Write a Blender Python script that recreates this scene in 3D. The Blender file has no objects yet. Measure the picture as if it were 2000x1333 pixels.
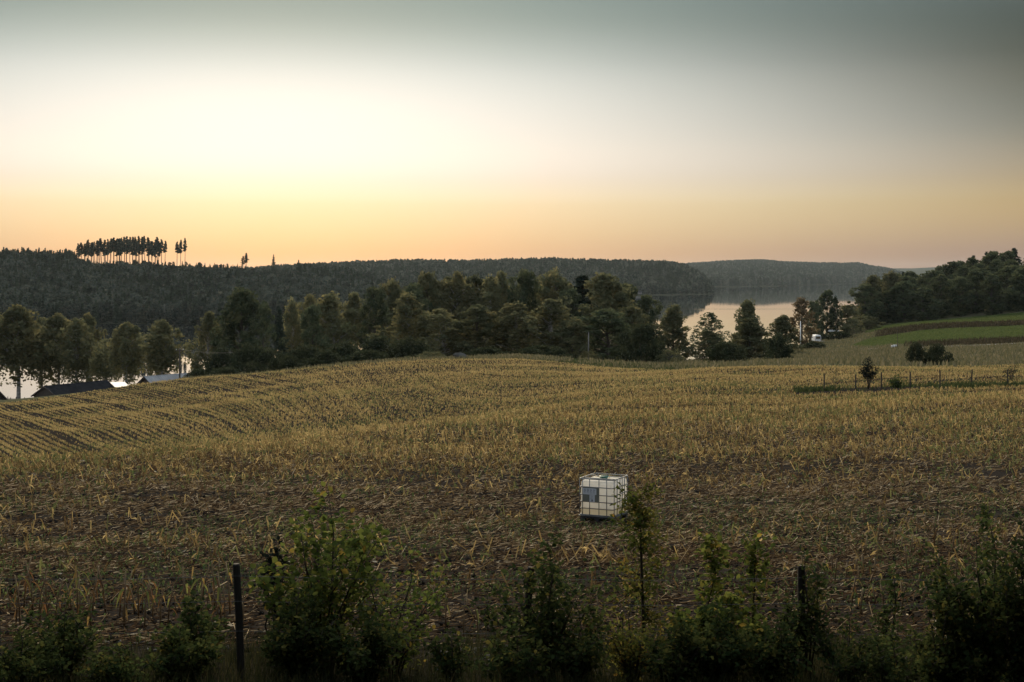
import bpy, math, random
import numpy as np
from mathutils import Vector, Matrix

SC = bpy.context.scene
COL = SC.collection
R = math.radians
F = 2778.0          # focal length in photo pixels (50 mm on a 36 mm wide frame, 2000 px)
HZ = 540.0          # image row of the true horizon
ZC = 30.0           # eye height above the lake

# ------------------------------------------------------------------ camera
cam = bpy.data.objects.new('camera', bpy.data.cameras.new('camera'))
COL.objects.link(cam)
SC.camera = cam
cam.location = (0, 0, ZC)
cam.rotation_euler = (R(90), 0, 0)
cam.data.sensor_width = 36
cam.data.lens = 50
cam.data.shift_y = (HZ - 666.5) / 2000.0
cam.data.clip_start = 0.1
cam.data.clip_end = 60000

# ------------------------------------------------------------------ sky
SUN_AZ, SUN_EL = -9.5, 3.0
world = bpy.data.worlds.new('World')
SC.world = world
world.use_nodes = True


def build_world():
    nt = world.node_tree
    N, L = nt.nodes, nt.links
    N.clear()
    out = N.new('ShaderNodeOutputWorld')
    tc = N.new('ShaderNodeTexCoord')
    sep = N.new('ShaderNodeSeparateXYZ')
    L.new(tc.outputs['Generated'], sep.inputs[0])

    def m(op, a, b=None, clamp=False):
        n = N.new('ShaderNodeMath')
        n.operation = op
        n.use_clamp = clamp
        for i, v in enumerate((a, b)):
            if v is None:
                continue
            if isinstance(v, (int, float)):
                n.inputs[i].default_value = v
            else:
                L.new(v, n.inputs[i])
        return n.outputs[0]
    el = m('ARCSINE', sep.outputs['Z'])                      # elevation, radians
    az = m('ARCTAN2', sep.outputs['X'], sep.outputs['Y'])    # azimuth from the view axis
    da = m('ABSOLUTE', m('SUBTRACT', az, R(SUN_AZ)))
    da = m('MINIMUM', da, m('SUBTRACT', 2 * math.pi, da))
    hw = m('MAXIMUM', R(36.0), m('SUBTRACT', R(54.0), m('MULTIPLY', el, 2.1)))      # the glow is wider low down
    ph = m('MINIMUM', m('DIVIDE', da, hw), 1.0)
    w = m('ADD', m('MULTIPLY', m('COSINE', m('MULTIPLY', ph, math.pi)), 0.5), 0.5)
    # elevation -> ramp position, square root spreads out the low sky
    pos = m('SQRT', m('DIVIDE', m('MAXIMUM', el, 0.0), R(90)))

    def ramp(stops):
        n = N.new('ShaderNodeValToRGB')
        n.color_ramp.interpolation = 'CARDINAL'
        e = n.color_ramp.elements
        for i, (deg, c) in enumerate(stops):
            p = math.sqrt(deg / 90.0)
            k = e[i] if i < 2 else e.new(p)
            k.position = p
            k.color = (*c, 1)
        L.new(pos, n.inputs[0])
        return n.outputs[0]
    glow = ramp(GLOW)
    rest = ramp(REST)
    mix = N.new('ShaderNodeMix')
    mix.data_type = 'RGBA'
    L.new(w, mix.inputs[0])
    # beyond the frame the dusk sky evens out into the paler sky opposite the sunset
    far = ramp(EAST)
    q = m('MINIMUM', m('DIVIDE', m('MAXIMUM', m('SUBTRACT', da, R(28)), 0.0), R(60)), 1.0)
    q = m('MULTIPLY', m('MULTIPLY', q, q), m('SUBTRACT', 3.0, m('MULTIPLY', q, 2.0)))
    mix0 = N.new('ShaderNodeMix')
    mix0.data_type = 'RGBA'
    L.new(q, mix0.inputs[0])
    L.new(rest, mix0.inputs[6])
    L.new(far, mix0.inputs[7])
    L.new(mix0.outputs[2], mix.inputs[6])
    L.new(glow, mix.inputs[7])
    sky = N.new('ShaderNodeTexSky')
    sky.sky_type = 'NISHITA'
    sky.sun_disc = False
    sky.sun_elevation = R(SUN_EL)
    sky.sun_rotation = R(SUN_AZ)
    b1 = N.new('ShaderNodeBackground')
    b1.inputs[1].default_value = 0.008
    L.new(sky.outputs[0], b1.inputs[0])
    b2 = N.new('ShaderNodeBackground')
    b2.inputs[1].default_value = 1.0
    L.new(mix.outputs[2], b2.inputs[0])
    add = N.new('ShaderNodeAddShader')
    L.new(b1.outputs[0], add.inputs[0])
    L.new(b2.outputs[0], add.inputs[1])
    L.new(add.outputs[0], out.inputs[0])


# radiance over elevation, towards the afterglow and away from it
GLOW = [(0.0, (.25, .155, .115)), (1.0, (.28, .215, .145)), (2.9, (.46, .425, .315)), (4.0, (.52, .51, .47)), (5.3, (.58, .58, .55)),
        (8.0, (.44, .49, .485)), (10.5, (.165, .235, .235)), (15, (.22, .27, .28)),
        (30, (.42, .46, .47)), (60, (.41, .48, .57)), (90, (.41, .48, .57))]
REST = [(0.0, (.08, .06, .065)), (1.0, (.115, .075, .08)), (2.9, (.18, .10, .02)), (5.3, (.025, .02, .0)),
        (8.0, (.012, .015, .008)), (10.5, (.028, .04, .042)), (16, (.12, .14, .15)), (35, (.32, .35, .37)),
        (60, (.41, .48, .57)), (90, (.41, .48, .57))]
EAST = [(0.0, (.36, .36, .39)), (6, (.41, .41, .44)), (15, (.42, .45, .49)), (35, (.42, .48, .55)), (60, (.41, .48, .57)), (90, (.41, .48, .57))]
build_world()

sun_d = bpy.data.lights.new('sun', 'SUN')
sun = bpy.data.objects.new('sun', sun_d)
COL.objects.link(sun)
sun_d.energy = 2.7
sun_d.angle = R(20)
sun_d.color = (1.0, .81, .56)
LAMP_EL = 26.0       # lamp raised above the low afterglow to light the field without lake glare
sd = Vector((math.sin(R(SUN_AZ)) * math.cos(R(LAMP_EL)), math.cos(R(SUN_AZ)) * math.cos(R(LAMP_EL)), math.sin(R(LAMP_EL))))
sun.rotation_euler = sd.to_track_quat('Z', 'Y').to_euler()

vs = SC.view_settings
vs.view_transform = 'Standard'
vs.look = 'None'
vs.exposure = 0.6
vs.gamma = 1.0
vs.use_curve_mapping = False
cy = SC.cycles
cy.max_bounces = 6
cy.diffuse_bounces = 4
cy.glossy_bounces = 3
cy.transmission_bounces = 4
cy.volume_bounces = 1
cy.transparent_max_bounces = 4
cy.caustics_reflective = False
cy.caustics_refractive = False
cy.use_adaptive_sampling = True
cy.adaptive_threshold = 0.01
cy.use_denoising = True
cy.denoiser = 'OPENIMAGEDENOISE'
cy.denoising_prefilter = 'ACCURATE'


# ------------------------------------------------------------------ helpers
def tag(o, label=None, cat=None, group=None, kind=None):
    if label:
        o['label'] = label
    if cat:
        o['category'] = cat
    if group:
        o['group'] = group
    if kind:
        o['kind'] = kind
    return o


def obj(name, me, parent=None, mat=None):
    if mat is not None:
        me.materials.append(mat)
    o = bpy.data.objects.new(name, me)
    COL.objects.link(o)
    if parent is not None:
        o.parent = parent
    return o


def empty(name, loc=(0, 0, 0), rz=0.0, scale=1.0):
    o = bpy.data.objects.new(name, None)
    COL.objects.link(o)
    o.location = loc
    o.rotation_euler = (0, 0, rz)
    if not isinstance(scale, (int, float)):
        o.scale = scale
    else:
        o.scale = (scale,) * 3
    o.empty_display_size = 0.2
    return o


def copy_tree(o, parent=None):
    c = o.copy()
    COL.objects.link(c)
    c.parent = parent
    for ch in o.children:
        copy_tree(ch, c)
    return c


def mesh_np(name, V, faces, tint=None, smooth=False):
    """V (n,3); faces: list of (m,k) index arrays; tint: per-vertex float."""
    V = np.asarray(V, dtype=np.float32)
    me = bpy.data.meshes.new(name)
    me.vertices.add(len(V))
    me.vertices.foreach_set('co', V.ravel())
    faces = [np.asarray(f, dtype=np.int32) for f in faces if len(f)]
    loops = np.concatenate([f.ravel() for f in faces])
    tot = np.concatenate([np.full(len(f), f.shape[1], dtype=np.int32) for f in faces])
    start = np.concatenate([[0], np.cumsum(tot)[:-1]]).astype(np.int32)
    me.loops.add(len(loops))
    me.loops.foreach_set('vertex_index', loops)
    me.polygons.add(len(tot))
    me.polygons.foreach_set('loop_start', start)
    me.polygons.foreach_set('loop_total', tot)
    if smooth:
        me.polygons.foreach_set('use_smooth', np.ones(len(tot), dtype=bool))
    if tint is not None:
        a = me.attributes.new('tint', 'FLOAT', 'POINT')
        a.data.foreach_set('value', np.asarray(tint, dtype=np.float32))
    me.update(calc_edges=True)
    return me


class MB:
    """collects simple shapes into one mesh"""

    def __init__(s):
        s.v = []
        s.f = []

    def add(s, vs, fs):
        b = len(s.v)
        s.v += [tuple(v) for v in vs]
        s.f += [tuple(i + b for i in f) for f in fs]

    def box(s, c, d, rz=0.0, bev=0.0):
        x, y, z = (k / 2 for k in d)
        vs = [(-x, -y, -z), (x, -y, -z), (x, y, -z), (-x, y, -z), (-x, -y, z), (x, -y, z), (x, y, z), (-x, y, z)]
        cs, sn = math.cos(rz), math.sin(rz)
        vs = [(c[0] + a * cs - b * sn, c[1] + a * sn + b * cs, c[2] + e) for a, b, e in vs]
        s.add(vs, [(0, 3, 2, 1), (4, 5, 6, 7), (0, 1, 5, 4), (1, 2, 6, 5), (2, 3, 7, 6), (3, 0, 4, 7)])

    def tube(s, pts, rad, n=6, cap=True):
        pts = [Vector(p) for p in pts]
        if isinstance(rad, (int, float)):
            rad = [rad] * len(pts)
        rings = []
        for i, p in enumerate(pts):
            d = (pts[min(i + 1, len(pts) - 1)] - pts[max(i - 1, 0)])
            if d.length < 1e-9:
                d = Vector((0, 0, 1))
            d.normalize()
            a = d.cross(Vector((0, 0, 1)) if abs(d.z) < .9 else Vector((1, 0, 0))).normalized()
            b = d.cross(a)
            rings.append([p + (a * math.cos(2 * math.pi * k / n) + b * math.sin(2 * math.pi * k / n)) * rad[i] for k in range(n)])
        vs = [v for r in rings for v in r]
        fs = []
        for i in range(len(pts) - 1):
            for k in range(n):
                fs.append((i * n + k, i * n + (k + 1) % n, (i + 1) * n + (k + 1) % n, (i + 1) * n + k))
        if cap:
            fs.append(tuple(range(n))[::-1])
            fs.append(tuple((len(pts) - 1) * n + k for k in range(n)))
        s.add(vs, fs)

    def mesh(s, name, smooth=False):
        me = bpy.data.meshes.new(name)
        me.from_pydata(s.v, [], s.f)
        if smooth:
            me.polygons.foreach_set('use_smooth', np.ones(len(s.f), dtype=bool))
        me.update()
        return me


# ------------------------------------------------------------------ materials
def mat_noise(name, c1, c2, scale=4.0, rough=.8, bump=0.0, detail=4.0, metallic=0.0, coords='Object', stretch=(1, 1, 1), bscale=None,
              sub=None):
    m = bpy.data.materials.new(name)
    m.use_nodes = True
    nt = m.node_tree
    N, L = nt.nodes, nt.links
    p = N['Principled BSDF']
    tc = N.new('ShaderNodeTexCoord')
    mp = N.new('ShaderNodeMapping')
    mp.inputs['Scale'].default_value = stretch
    L.new(tc.outputs[coords], mp.inputs[0])
    n = N.new('ShaderNodeTexNoise')
    n.inputs['Scale'].default_value = scale
    n.inputs['Detail'].default_value = detail
    L.new(mp.outputs[0], n.inputs['Vector'])
    r = N.new('ShaderNodeValToRGB')
    r.color_ramp.elements[0].position = .3
    r.color_ramp.elements[1].position = .7
    r.color_ramp.elements[0].color = (*c1, 1)
    r.color_ramp.elements[1].color = (*c2, 1)
    L.new(n.outputs['Fac'], r.inputs[0])
    L.new(r.outputs[0], p.inputs['Base Color'])
    p.inputs['Roughness'].default_value = rough
    if rough > .9:
        p.inputs['Specular IOR Level'].default_value = 0
    p.inputs['Metallic'].default_value = metallic
    if bump:
        n2 = N.new('ShaderNodeTexNoise')
        n2.inputs['Scale'].default_value = bscale or scale * 3
        n2.inputs['Detail'].default_value = 6
        L.new(mp.outputs[0], n2.inputs['Vector'])
        b = N.new('ShaderNodeBump')
        b.inputs['Strength'].default_value = 1.0
        b.inputs['Distance'].default_value = bump
        L.new(n2.outputs['Fac'], b.inputs['Height'])
        L.new(b.outputs[0], p.inputs['Normal'])
    if sub:
        p.inputs['Subsurface Weight'].default_value = sub[0]
        p.inputs['Subsurface Radius'].default_value = (1, 1, 1)
        p.inputs['Subsurface Scale'].default_value = sub[1]
    return m


def mat_leaf(name, cols, trans=.35, var=.25, rough=.6):
    """cols: colours over the per-leaf 'tint' attribute"""
    m = bpy.data.materials.new(name)
    m.use_nodes = True
    nt = m.node_tree
    N, L = nt.nodes, nt.links
    N.clear()
    out = N.new('ShaderNodeOutputMaterial')
    at = N.new('ShaderNodeAttribute')
    at.attribute_name = 'tint'
    r = N.new('ShaderNodeValToRGB')
    e = r.color_ramp.elements
    for i, c in enumerate(cols):
        p = i / (len(cols) - 1)
        k = e[i] if i < 2 else e.new(p)
        k.position = p
        k.color = (*c, 1)
    L.new(at.outputs['Fac'], r.inputs[0])
    oi = N.new('ShaderNodeObjectInfo')
    mr = N.new('ShaderNodeMapRange')
    mr.inputs['To Min'].default_value = 1 - var
    mr.inputs['To Max'].default_value = 1 + var
    L.new(oi.outputs['Random'], mr.inputs['Value'])
    mx = N.new('ShaderNodeVectorMath')
    mx.operation = 'SCALE'
    L.new(r.outputs[0], mx.inputs[0])
    L.new(mr.outputs[0], mx.inputs['Scale'])
    d = N.new('ShaderNodeBsdfDiffuse')
    L.new(mx.outputs[0], d.inputs[0])
    t = N.new('ShaderNodeBsdfTranslucent')
    L.new(mx.outputs[0], t.inputs[0])
    ms = N.new('ShaderNodeMixShader')
    ms.inputs[0].default_value = trans
    L.new(d.outputs[0], ms.inputs[1])
    L.new(t.outputs[0], ms.inputs[2])
    L.new(ms.outputs[0], out.inputs[0])
    return m


# ------------------------------------------------------------------ the lie of the land
# surveyed profiles: at bearings (photo columns) the drop below the eye over the distance in metres
NEAR = [(0, 1.7), (3, 2.0), (8, 3.2), (12, 3.9), (15.5, 4.35), (20, 4.9), (30, 5.95), (39, 6.75)]


def ydrop(Y, y):
    return (y - HZ) / F * Y


def prof(*p):
    return NEAR + [(Y, d if d < 100 else ydrop(Y, d)) for Y, d in p]


PROF = {
    -400: prof((55, 7.8), (66, 8.9), (85, 12.8), (106, 14.2), (130, 16), (170, 18), (210, 20), (235, 22), (270, 26), (320, 29), (345, 30.5), (400, 33)),
    0: prof((55, 7.7), (66, 905), (84, 952), (106, 905), (130, 864), (170, 820), (210, 790), (235, 20.5), (270, 24.5), (320, 28.5), (345, 30.5), (400, 33)),
    400: prof((55, 7.6), (75, 872), (91, 908), (110, 869), (140, 808), (180, 770), (215, 735), (240, 17.5), (280, 23), (330, 29), (350, 30.5), (400, 33)),
    600: prof((55, 7.6), (80, 852), (95, 876), (113, 844), (145, 777), (185, 738), (208, 718), (235, 16), (280, 22), (335, 29), (365, 30.5), (410, 33)),
    800: prof((55, 7.6), (86, 832), (100, 843), (116, 812), (150, 749), (195, 705), (215, 12.6), (260, 17.3), (300, 22), (360, 29), (385, 30.5), (430, 33)),
    1000: prof((55, 7.6), (92, 815), (105, 808), (122, 781), (130, 766), (160, 728), (205, 698), (230, 12.8), (270, 17), (320, 22), (380, 29.5), (400, 30.5), (450, 33)),
    1200: prof((55, 926), (90, 805), (120, 763), (150, 735), (180, 722), (212, 709), (260, 16), (320, 21.5), (380, 28), (410, 30.5), (460, 33)),
    1300: prof((55, 924), (90, 801), (120, 757), (150, 728), (166, 722), (215, 712), (265, 706), (320, 21), (390, 28), (420, 30.5), (470, 33)),
    1400: prof((55, 920), (90, 797), (120, 750), (152, 717), (180, 11.4), (225, 713), (270, 705), (330, 20.5), (400, 28), (430, 30.5), (480, 33)),
    1500: prof((55, 915), (80, 830), (100, 783), (128, 744), (155, 717), (185, 11.3), (225, 707), (300, 697), (400, 686), (470, 26), (530, 30.5), (580, 33)),
    1600: prof((55, 912), (80, 828), (100, 780), (130, 739), (156, 716), (182, 11), (220, 704), (300, 695), (400, 681), (470, 664), (520, 24.5), (600, 30.5), (660, 33)),
    1700: prof((60, 890), (100, 775), (130, 736), (156, 715), (200, 707), (300, 692), (370, 682), (400, 672), (450, 661), (485, 646), (540, 640), (620, 20), (700, 23), (800, 30.5), (900, 33)),
    1800: prof((60, 888), (100, 773), (130, 734), (156, 714), (200, 709), (300, 690), (370, 679), (385, 668), (455, 645), (475, 634), (560, 628), (640, 17), (700, 16), (800, 20), (1000, 30.5), (1100, 33)),
    1900: prof((60, 886), (100, 772), (130, 733), (156, 714), (200, 708), (300, 686), (370, 675), (385, 664), (458, 640), (475, 632), (560, 621), (640, 12), (700, 7.5), (780, 9), (1000, 20), (1200, 33)),
    2000: prof((60, 885), (100, 771), (130, 732), (156, 714), (200, 707), (300, 682), (370, 671), (385, 660), (460, 638), (475, 629), (560, 612), (640, 9), (700, 4), (760, 3), (1000, 10), (1300, 33)),
    2400: prof((60, 880), (100, 770), (130, 731), (156, 712), (200, 11.5), (300, 13), (370, 14), (385, 13), (460, 11), (475, 9), (560, 5), (640, 0), (700, -4), (760, -6), (1000, 5), (1300, 33)),
}
LG0, LG1, NG = math.log(0.8), math.log(1500), 420
_lg = np.linspace(LG0, LG1, NG)
_us = np.array(sorted(PROF))
_Z = np.stack([np.interp(np.exp(_lg), [p[0] for p in PROF[u]], [p[1] for p in PROF[u]]) for u in _us])


def _blur(a, s, axis):
    k = np.exp(-.5 * (np.arange(-int(3 * s) - 1, int(3 * s) + 2) / s) ** 2)
    k /= k.sum()
    h = len(k) // 2
    pad = [(0, 0), (0, 0)]
    pad[axis] = (h, h)
    return np.apply_along_axis(lambda r: np.convolve(r, k, 'valid'), axis, np.pad(a, pad, mode='edge'))


_uf = np.arange(-400, 2401, 10.0)
_ZF = np.stack([np.interp(_uf, _us, _Z[:, j]) for j in range(NG)], axis=1)
_ZF = _blur(_blur(_ZF, .9, 1), 4.0, 0)


def tab(u, t):
    return np.interp(u, [p[0] for p in t], [p[1] for p in t])


RIDGES = [  # skyline rows of the bare ground, distance of shore and of skyline
    dict(y=[(-900, 506), (-400, 510), (0, 509), (80, 510), (150, 514), (250, 516.5), (350, 519.5), (450, 523.5), (520, 529), (600, 536), (680, 548), (760, 566), (840, 590)],
         sky=[(-400, 1400), (450, 1400), (840, 1400)], shore=[(-400, 880), (400, 900), (600, 1000), (840, 1250)], back=900),
    dict(y=[(380, 560), (480, 540), (560, 533), (620, 530), (700, 525), (800, 522), (900, 523), (1000, 520), (1080, 518), (1150, 521), (1250, 523), (1300, 524), (1340, 531), (1370, 548), (1392, 572), (1420, 585)],
         sky=[(380, 2600), (900, 3000), (1300, 3000), (1420, 2600)], shore=[(380, 1500), (900, 1700), (1200, 2180), (1300, 2250), (1392, 2350), (1420, 2400)], back=2500),
    dict(y=[(1150, 545), (1250, 530), (1340, 524), (1400, 519.5), (1450, 517), (1490, 516.5), (1530, 520), (1600, 522), (1650, 522.5), (1675, 521.5), (1700, 527), (1740, 533), (1780, 546), (1830, 560)],
         sky=[(1150, 7000), (1830, 7500)], shore=[(1150, 3600), (1400, 3950), (1500, 4100), (1600, 4900), (1700, 6000), (1830, 6500)], back=4000),
    dict(y=[(1200, 540), (1400, 530), (1600, 525), (1700, 524), (1780, 524.5), (1850, 521), (1950, 520), (2200, 519), (3000, 520)],
         sky=[(1200, 12000), (3000, 12000)], shore=[(1200, 9500), (3000, 9500)], back=5000),
]


def ridge_z(r, u, Y):
    ys = tab(u, r['y'])
    sk = tab(u, r['sky'])
    sh = tab(u, r['shore'])
    zs = np.maximum(ZC + (HZ - ys) / F * sk, -3)
    t = (Y - sh) / (sk - sh)
    tt = np.clip(t, 0, 1)
    up = zs * (0.35 * tt + 0.65 * (tt * tt * (3 - 2 * tt)) ** .9)
    up = np.where(t < 0, np.maximum(-3, 40 * t), up)
    b = np.clip((Y - sk) / r['back'], 0, 1)
    z = np.where(t > 1, zs + (-3 - zs) * (b * b * (3 - 2 * b)), up)
    lo, hi = r['y'][0][0], r['y'][-1][0]
    if lo > -800:
        z = np.where(u < lo, -3, z)
    if hi < 2900:
        z = np.where(u > hi, -3, z)
    return z


def height(x, y):
    x = np.asarray(x, dtype=np.float64)
    y = np.asarray(y, dtype=np.float64)
    th = np.arctan2(x, y)
    rr = np.hypot(x, y)
    tc = np.clip(th, -.62, .62)
    u = 1000 + F * np.tan(tc)
    Y = np.maximum(rr * np.cos(np.clip(th, -.5, .5)), .81)
    uu = np.clip(u, -399, 2399)
    fu = (uu + 400) / 10.0
    fl = np.clip((np.log(Y) - LG0) / (LG1 - LG0) * (NG - 1), 0, NG - 1.001)
    iu = np.clip(fu.astype(int), 0, len(_uf) - 2)
    il = fl.astype(int)
    a, b = fu - iu, fl - il
    d = ((1 - a) * (1 - b) * _ZF[iu, il] + a * (1 - b) * _ZF[iu + 1, il] + (1 - a) * b * _ZF[iu, il + 1] + a * b * _ZF[iu + 1, il + 1])
    wbk = np.clip((np.abs(th) - .75) / .6, 0, 1)
    wbk = wbk * wbk * (3 - 2 * wbk)
    d = d * (1 - wbk) + wbk * np.minimum(d, 1.7 + .02 * np.minimum(rr, 100))
    z = ZC - d
    # small swells of the ploughed ground
    amp = np.clip((rr - 20) / 30, 0, 1) * np.clip((260 - rr) / 40, 0, 1)
    z = z + amp * (.10 * np.sin(x * .21 + 1.3 * np.sin(y * .09)) + .07 * np.sin(y * .33 + x * .11))
    for r in RIDGES:
        z = np.maximum(z, np.where(np.abs(th) < 1.0, ridge_z(r, u, Y), -3))
    return z


def gz(x, y):
    return float(height(np.array([x]), np.array([y]))[0])


def at(px, Y):
    """ground point at a bearing (photo column) and distance"""
    x = (px - 1000) / F * Y
    return Vector((x, Y, gz(x, Y)))


def row(px, Y):
    p = at(px, Y)
    return HZ + (ZC - p.z) / Y * F


EDGE = [(-600, 245), (0, 214), (400, 217), (600, 207), (800, 197), (1000, 206), (1200, 182), (1300, 166), (1400, 153), (1600, 156), (2000, 156), (2600, 156)]


def uY(x, y):
    th = np.arctan2(x, y)
    rr = np.hypot(x, y)
    u = 1000 + F * np.tan(np.clip(th, -.62, .62))
    return u, rr * np.cos(np.clip(th, -.5, .5)), th


# ------------------------------------------------------------------ terrain sheets
def soil_material():
    m = bpy.data.materials.new('field_soil')
    m.use_nodes = True
    nt = m.node_tree
    N, L = nt.nodes, nt.links
    p = N['Principled BSDF']
    geo = N.new('ShaderNodeNewGeometry')

    def noise(scale, det=5, stretch=(1, 1, 1)):
        mp = N.new('ShaderNodeMapping')
        mp.inputs['Scale'].default_value = stretch
        L.new(geo.outputs['Position'], mp.inputs[0])
        n = N.new('ShaderNodeTexNoise')
        n.inputs['Scale'].default_value = scale
        n.inputs['Detail'].default_value = det
        L.new(mp.outputs[0], n.inputs['Vector'])
        return n.outputs['Fac']

    def ramp(f, stops):
        r = N.new('ShaderNodeValToRGB')
        e = r.color_ramp.elements
        for i, (q, c) in enumerate(stops):
            k = e[i] if i < 2 else e.new(q)
            k.position = q
            k.color = (*c, 1)
        L.new(f, r.inputs[0])
        return r.outputs[0]
    a = ramp(noise(1.3), [(.3, (.014, .0125, .011)), (.55, (.026, .0225, .0195)), (.75, (.045, .039, .033))])
    b = ramp(noise(9, 6, (1, 2.5, 1)), [(.42, (.018, .016, .014)), (.6, (.05, .042, .032)), (.72, (.11, .09, .062))])
    mx = N.new('ShaderNodeMix')
    mx.data_type = 'RGBA'
    mx.inputs[0].default_value = .4
    L.new(a, mx.inputs[6])
    L.new(b, mx.inputs[7])
    L.new(mx.outputs[2], p.inputs['Base Color'])
    p.inputs['Roughness'].default_value = .95
    p.inputs['Specular IOR Level'].default_value = 0
    bp = N.new('ShaderNodeBump')
    bp.inputs['Distance'].default_value = .12
    L.new(noise(5, 7), bp.inputs['Height'])
    L.new(bp.outputs[0], p.inputs['Normal'])
    return m


M_soil = soil_material()
M_grass = mat_noise('meadow_grass', (.05, .055, .028), (.10, .092, .055), .25, .95, 0, 8)
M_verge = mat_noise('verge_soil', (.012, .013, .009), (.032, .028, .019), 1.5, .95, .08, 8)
M_crop = mat_noise('green_crop', (.045, .068, .022), (.075, .098, .034), .12, .95, 0, 8)
M_bank = mat_noise('rough_bank', (.03, .032, .018), (.075, .062, .042), .3, .95, 0, 8)
M_hill = mat_noise('hill_floor', (.03, .035, .022), (.06, .06, .04), .02, .95, 0, 6)


def zone(x, y):
    u, Y, th = uY(x, y)
    ed = tab(u, EDGE)
    z = np.full(u.shape, 1)                                             # meadow
    vb = 17.1 + .5 * np.sin(x * 1.7) + .35 * np.sin(x * 4.1 + 1)
    z[(Y > vb) & (Y < ed)] = 0                                        # field
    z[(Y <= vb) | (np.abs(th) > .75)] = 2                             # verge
    right = (u > 1665) & (np.abs(th) < .75)
    b1 = 385 + np.clip((1700 - u) * .35, 0, 30)
    t1 = tab(u, [(1665, 400), (1700, 445), (1800, 455), (2000, 460)])
    z[right & (Y > b1) & (Y < t1)] = 3
    z[right & (Y > 478) & (Y < 560) & (u > 1690)] = 3                   # crop terraces
    z[right & (Y > 366) & (Y <= b1) & (u > 1785 + 20 * np.sin(Y * .6))] = 4
    z[right & (Y >= t1) & (Y <= 478) & (u > 1722 + 14 * np.sin(Y * .5))] = 4                               # rough banks
    z[(Y > 600)] = 5
    return z


def terrain():
    th_in = np.arctan((np.arange(-420, 2421, 10.0) - 1000) / F)
    th_l = np.linspace(-math.pi, th_in[0], 34)[:-1]
    th_r = np.linspace(th_in[-1], math.pi, 34)[1:-1]
    th = np.concatenate([th_l, th_in, th_r])
    Rr = np.concatenate([[1.0], np.exp(np.linspace(math.log(2.0), math.log(300), 330)), np.exp(np.linspace(math.log(303), math.log(15500), 300))])
    T, RR = np.meshgrid(th, Rr, indexing='ij')
    cc = np.cos(np.clip(T, -.5, .5))
    dist = RR / cc                                                      # rings of equal depth in front
    X, Yy = dist * np.sin(T), dist * np.cos(T)
    Zz = height(X.ravel(), Yy.ravel()).reshape(X.shape)
    nt_, nr = X.shape
    i = np.arange(nt_)[:, None]
    j = np.arange(nr - 1)[None, :]
    i2 = (i + 1) % nt_
    q = np.stack(np.broadcast_arrays(i * nr + j, i2 * nr + j, i2 * nr + j + 1, i * nr + j + 1), -1).reshape(-1, 4)
    q = q[:, ::-1]
    V = np.stack([X, Yy, Zz], -1).reshape(-1, 3)
    c = V[q].mean(1)
    zn = zone(c[:, 0], c[:, 1])
    under = V[q][:, :, 2].max(1) < -2.5
    zn[under & (np.hypot(c[:, 0], c[:, 1]) > 300)] = 6
    M_bed = mat_noise('lake_mud', (.02, .02, .015), (.04, .035, .03), .05, .9)
    for k, (nm, m) in enumerate([('field', M_soil), ('meadow', M_grass), ('verge_ground', M_verge), ('crop_field', M_crop), ('rough_bank', M_bank), ('hills', M_hill), ('lake_bed', M_bed)]):
        f = q[zn == k]
        ids, inv = np.unique(f, return_inverse=True)
        me = mesh_np(nm, V[ids], [inv.reshape(-1, 4)], smooth=True)
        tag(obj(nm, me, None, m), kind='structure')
    # middle cap under the camera
    n = len(th)
    ring = V[np.arange(n) * nr]
    vc = np.vstack([ring, [[0, 0, gz(0, 1)]]])
    tri = np.stack([np.full(n, n), (np.arange(n) + 1) % n, np.arange(n)], -1)
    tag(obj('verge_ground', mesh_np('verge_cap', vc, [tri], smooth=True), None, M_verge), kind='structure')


terrain()


def lake_material():
    m = bpy.data.materials.new('lake_water')
    m.use_nodes = True
    nt = m.node_tree
    N, L = nt.nodes, nt.links
    p = N['Principled BSDF']
    p.inputs['Base Color'].default_value = (.012, .016, .018, 1)
    p.inputs['Roughness'].default_value = .02
    p.inputs['IOR'].default_value = 1.333
    geo = N.new('ShaderNodeNewGeometry')
    mp = N.new('ShaderNodeMapping')
    L.new(geo.outputs['Position'], mp.inputs[0])
    n = N.new('ShaderNodeTexNoise')
    n.inputs['Scale'].default_value = .35
    n.inputs['Detail'].default_value = 3
    L.new(mp.outputs[0], n.inputs['Vector'])
    # wind streaks: long patches where the surface is rougher
    mp2 = N.new('ShaderNodeMapping')
    mp2.inputs['Scale'].default_value = (.0012, .006, 1)
    L.new(geo.outputs['Position'], mp2.inputs[0])
    s = N.new('ShaderNodeTexNoise')
    s.inputs['Scale'].default_value = 1.0
    s.inputs['Detail'].default_value = 3
    L.new(mp2.outputs[0], s.inputs['Vector'])
    r = N.new('ShaderNodeMapRange')
    r.inputs['From Min'].default_value = .60
    r.inputs['From Max'].default_value = .68
    r.inputs['To Min'].default_value = .0022
    r.inputs['To Max'].default_value = .02
    L.new(s.outputs['Fac'], r.inputs['Value'])
    b = N.new('ShaderNodeBump')
    b.inputs['Distance'].default_value = 1.0
    L.new(r.outputs[0], b.inputs['Strength'])
    L.new(n.outputs['Fac'], b.inputs['Height'])
    L.new(b.outputs[0], p.inputs['Normal'])
    return m


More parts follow.
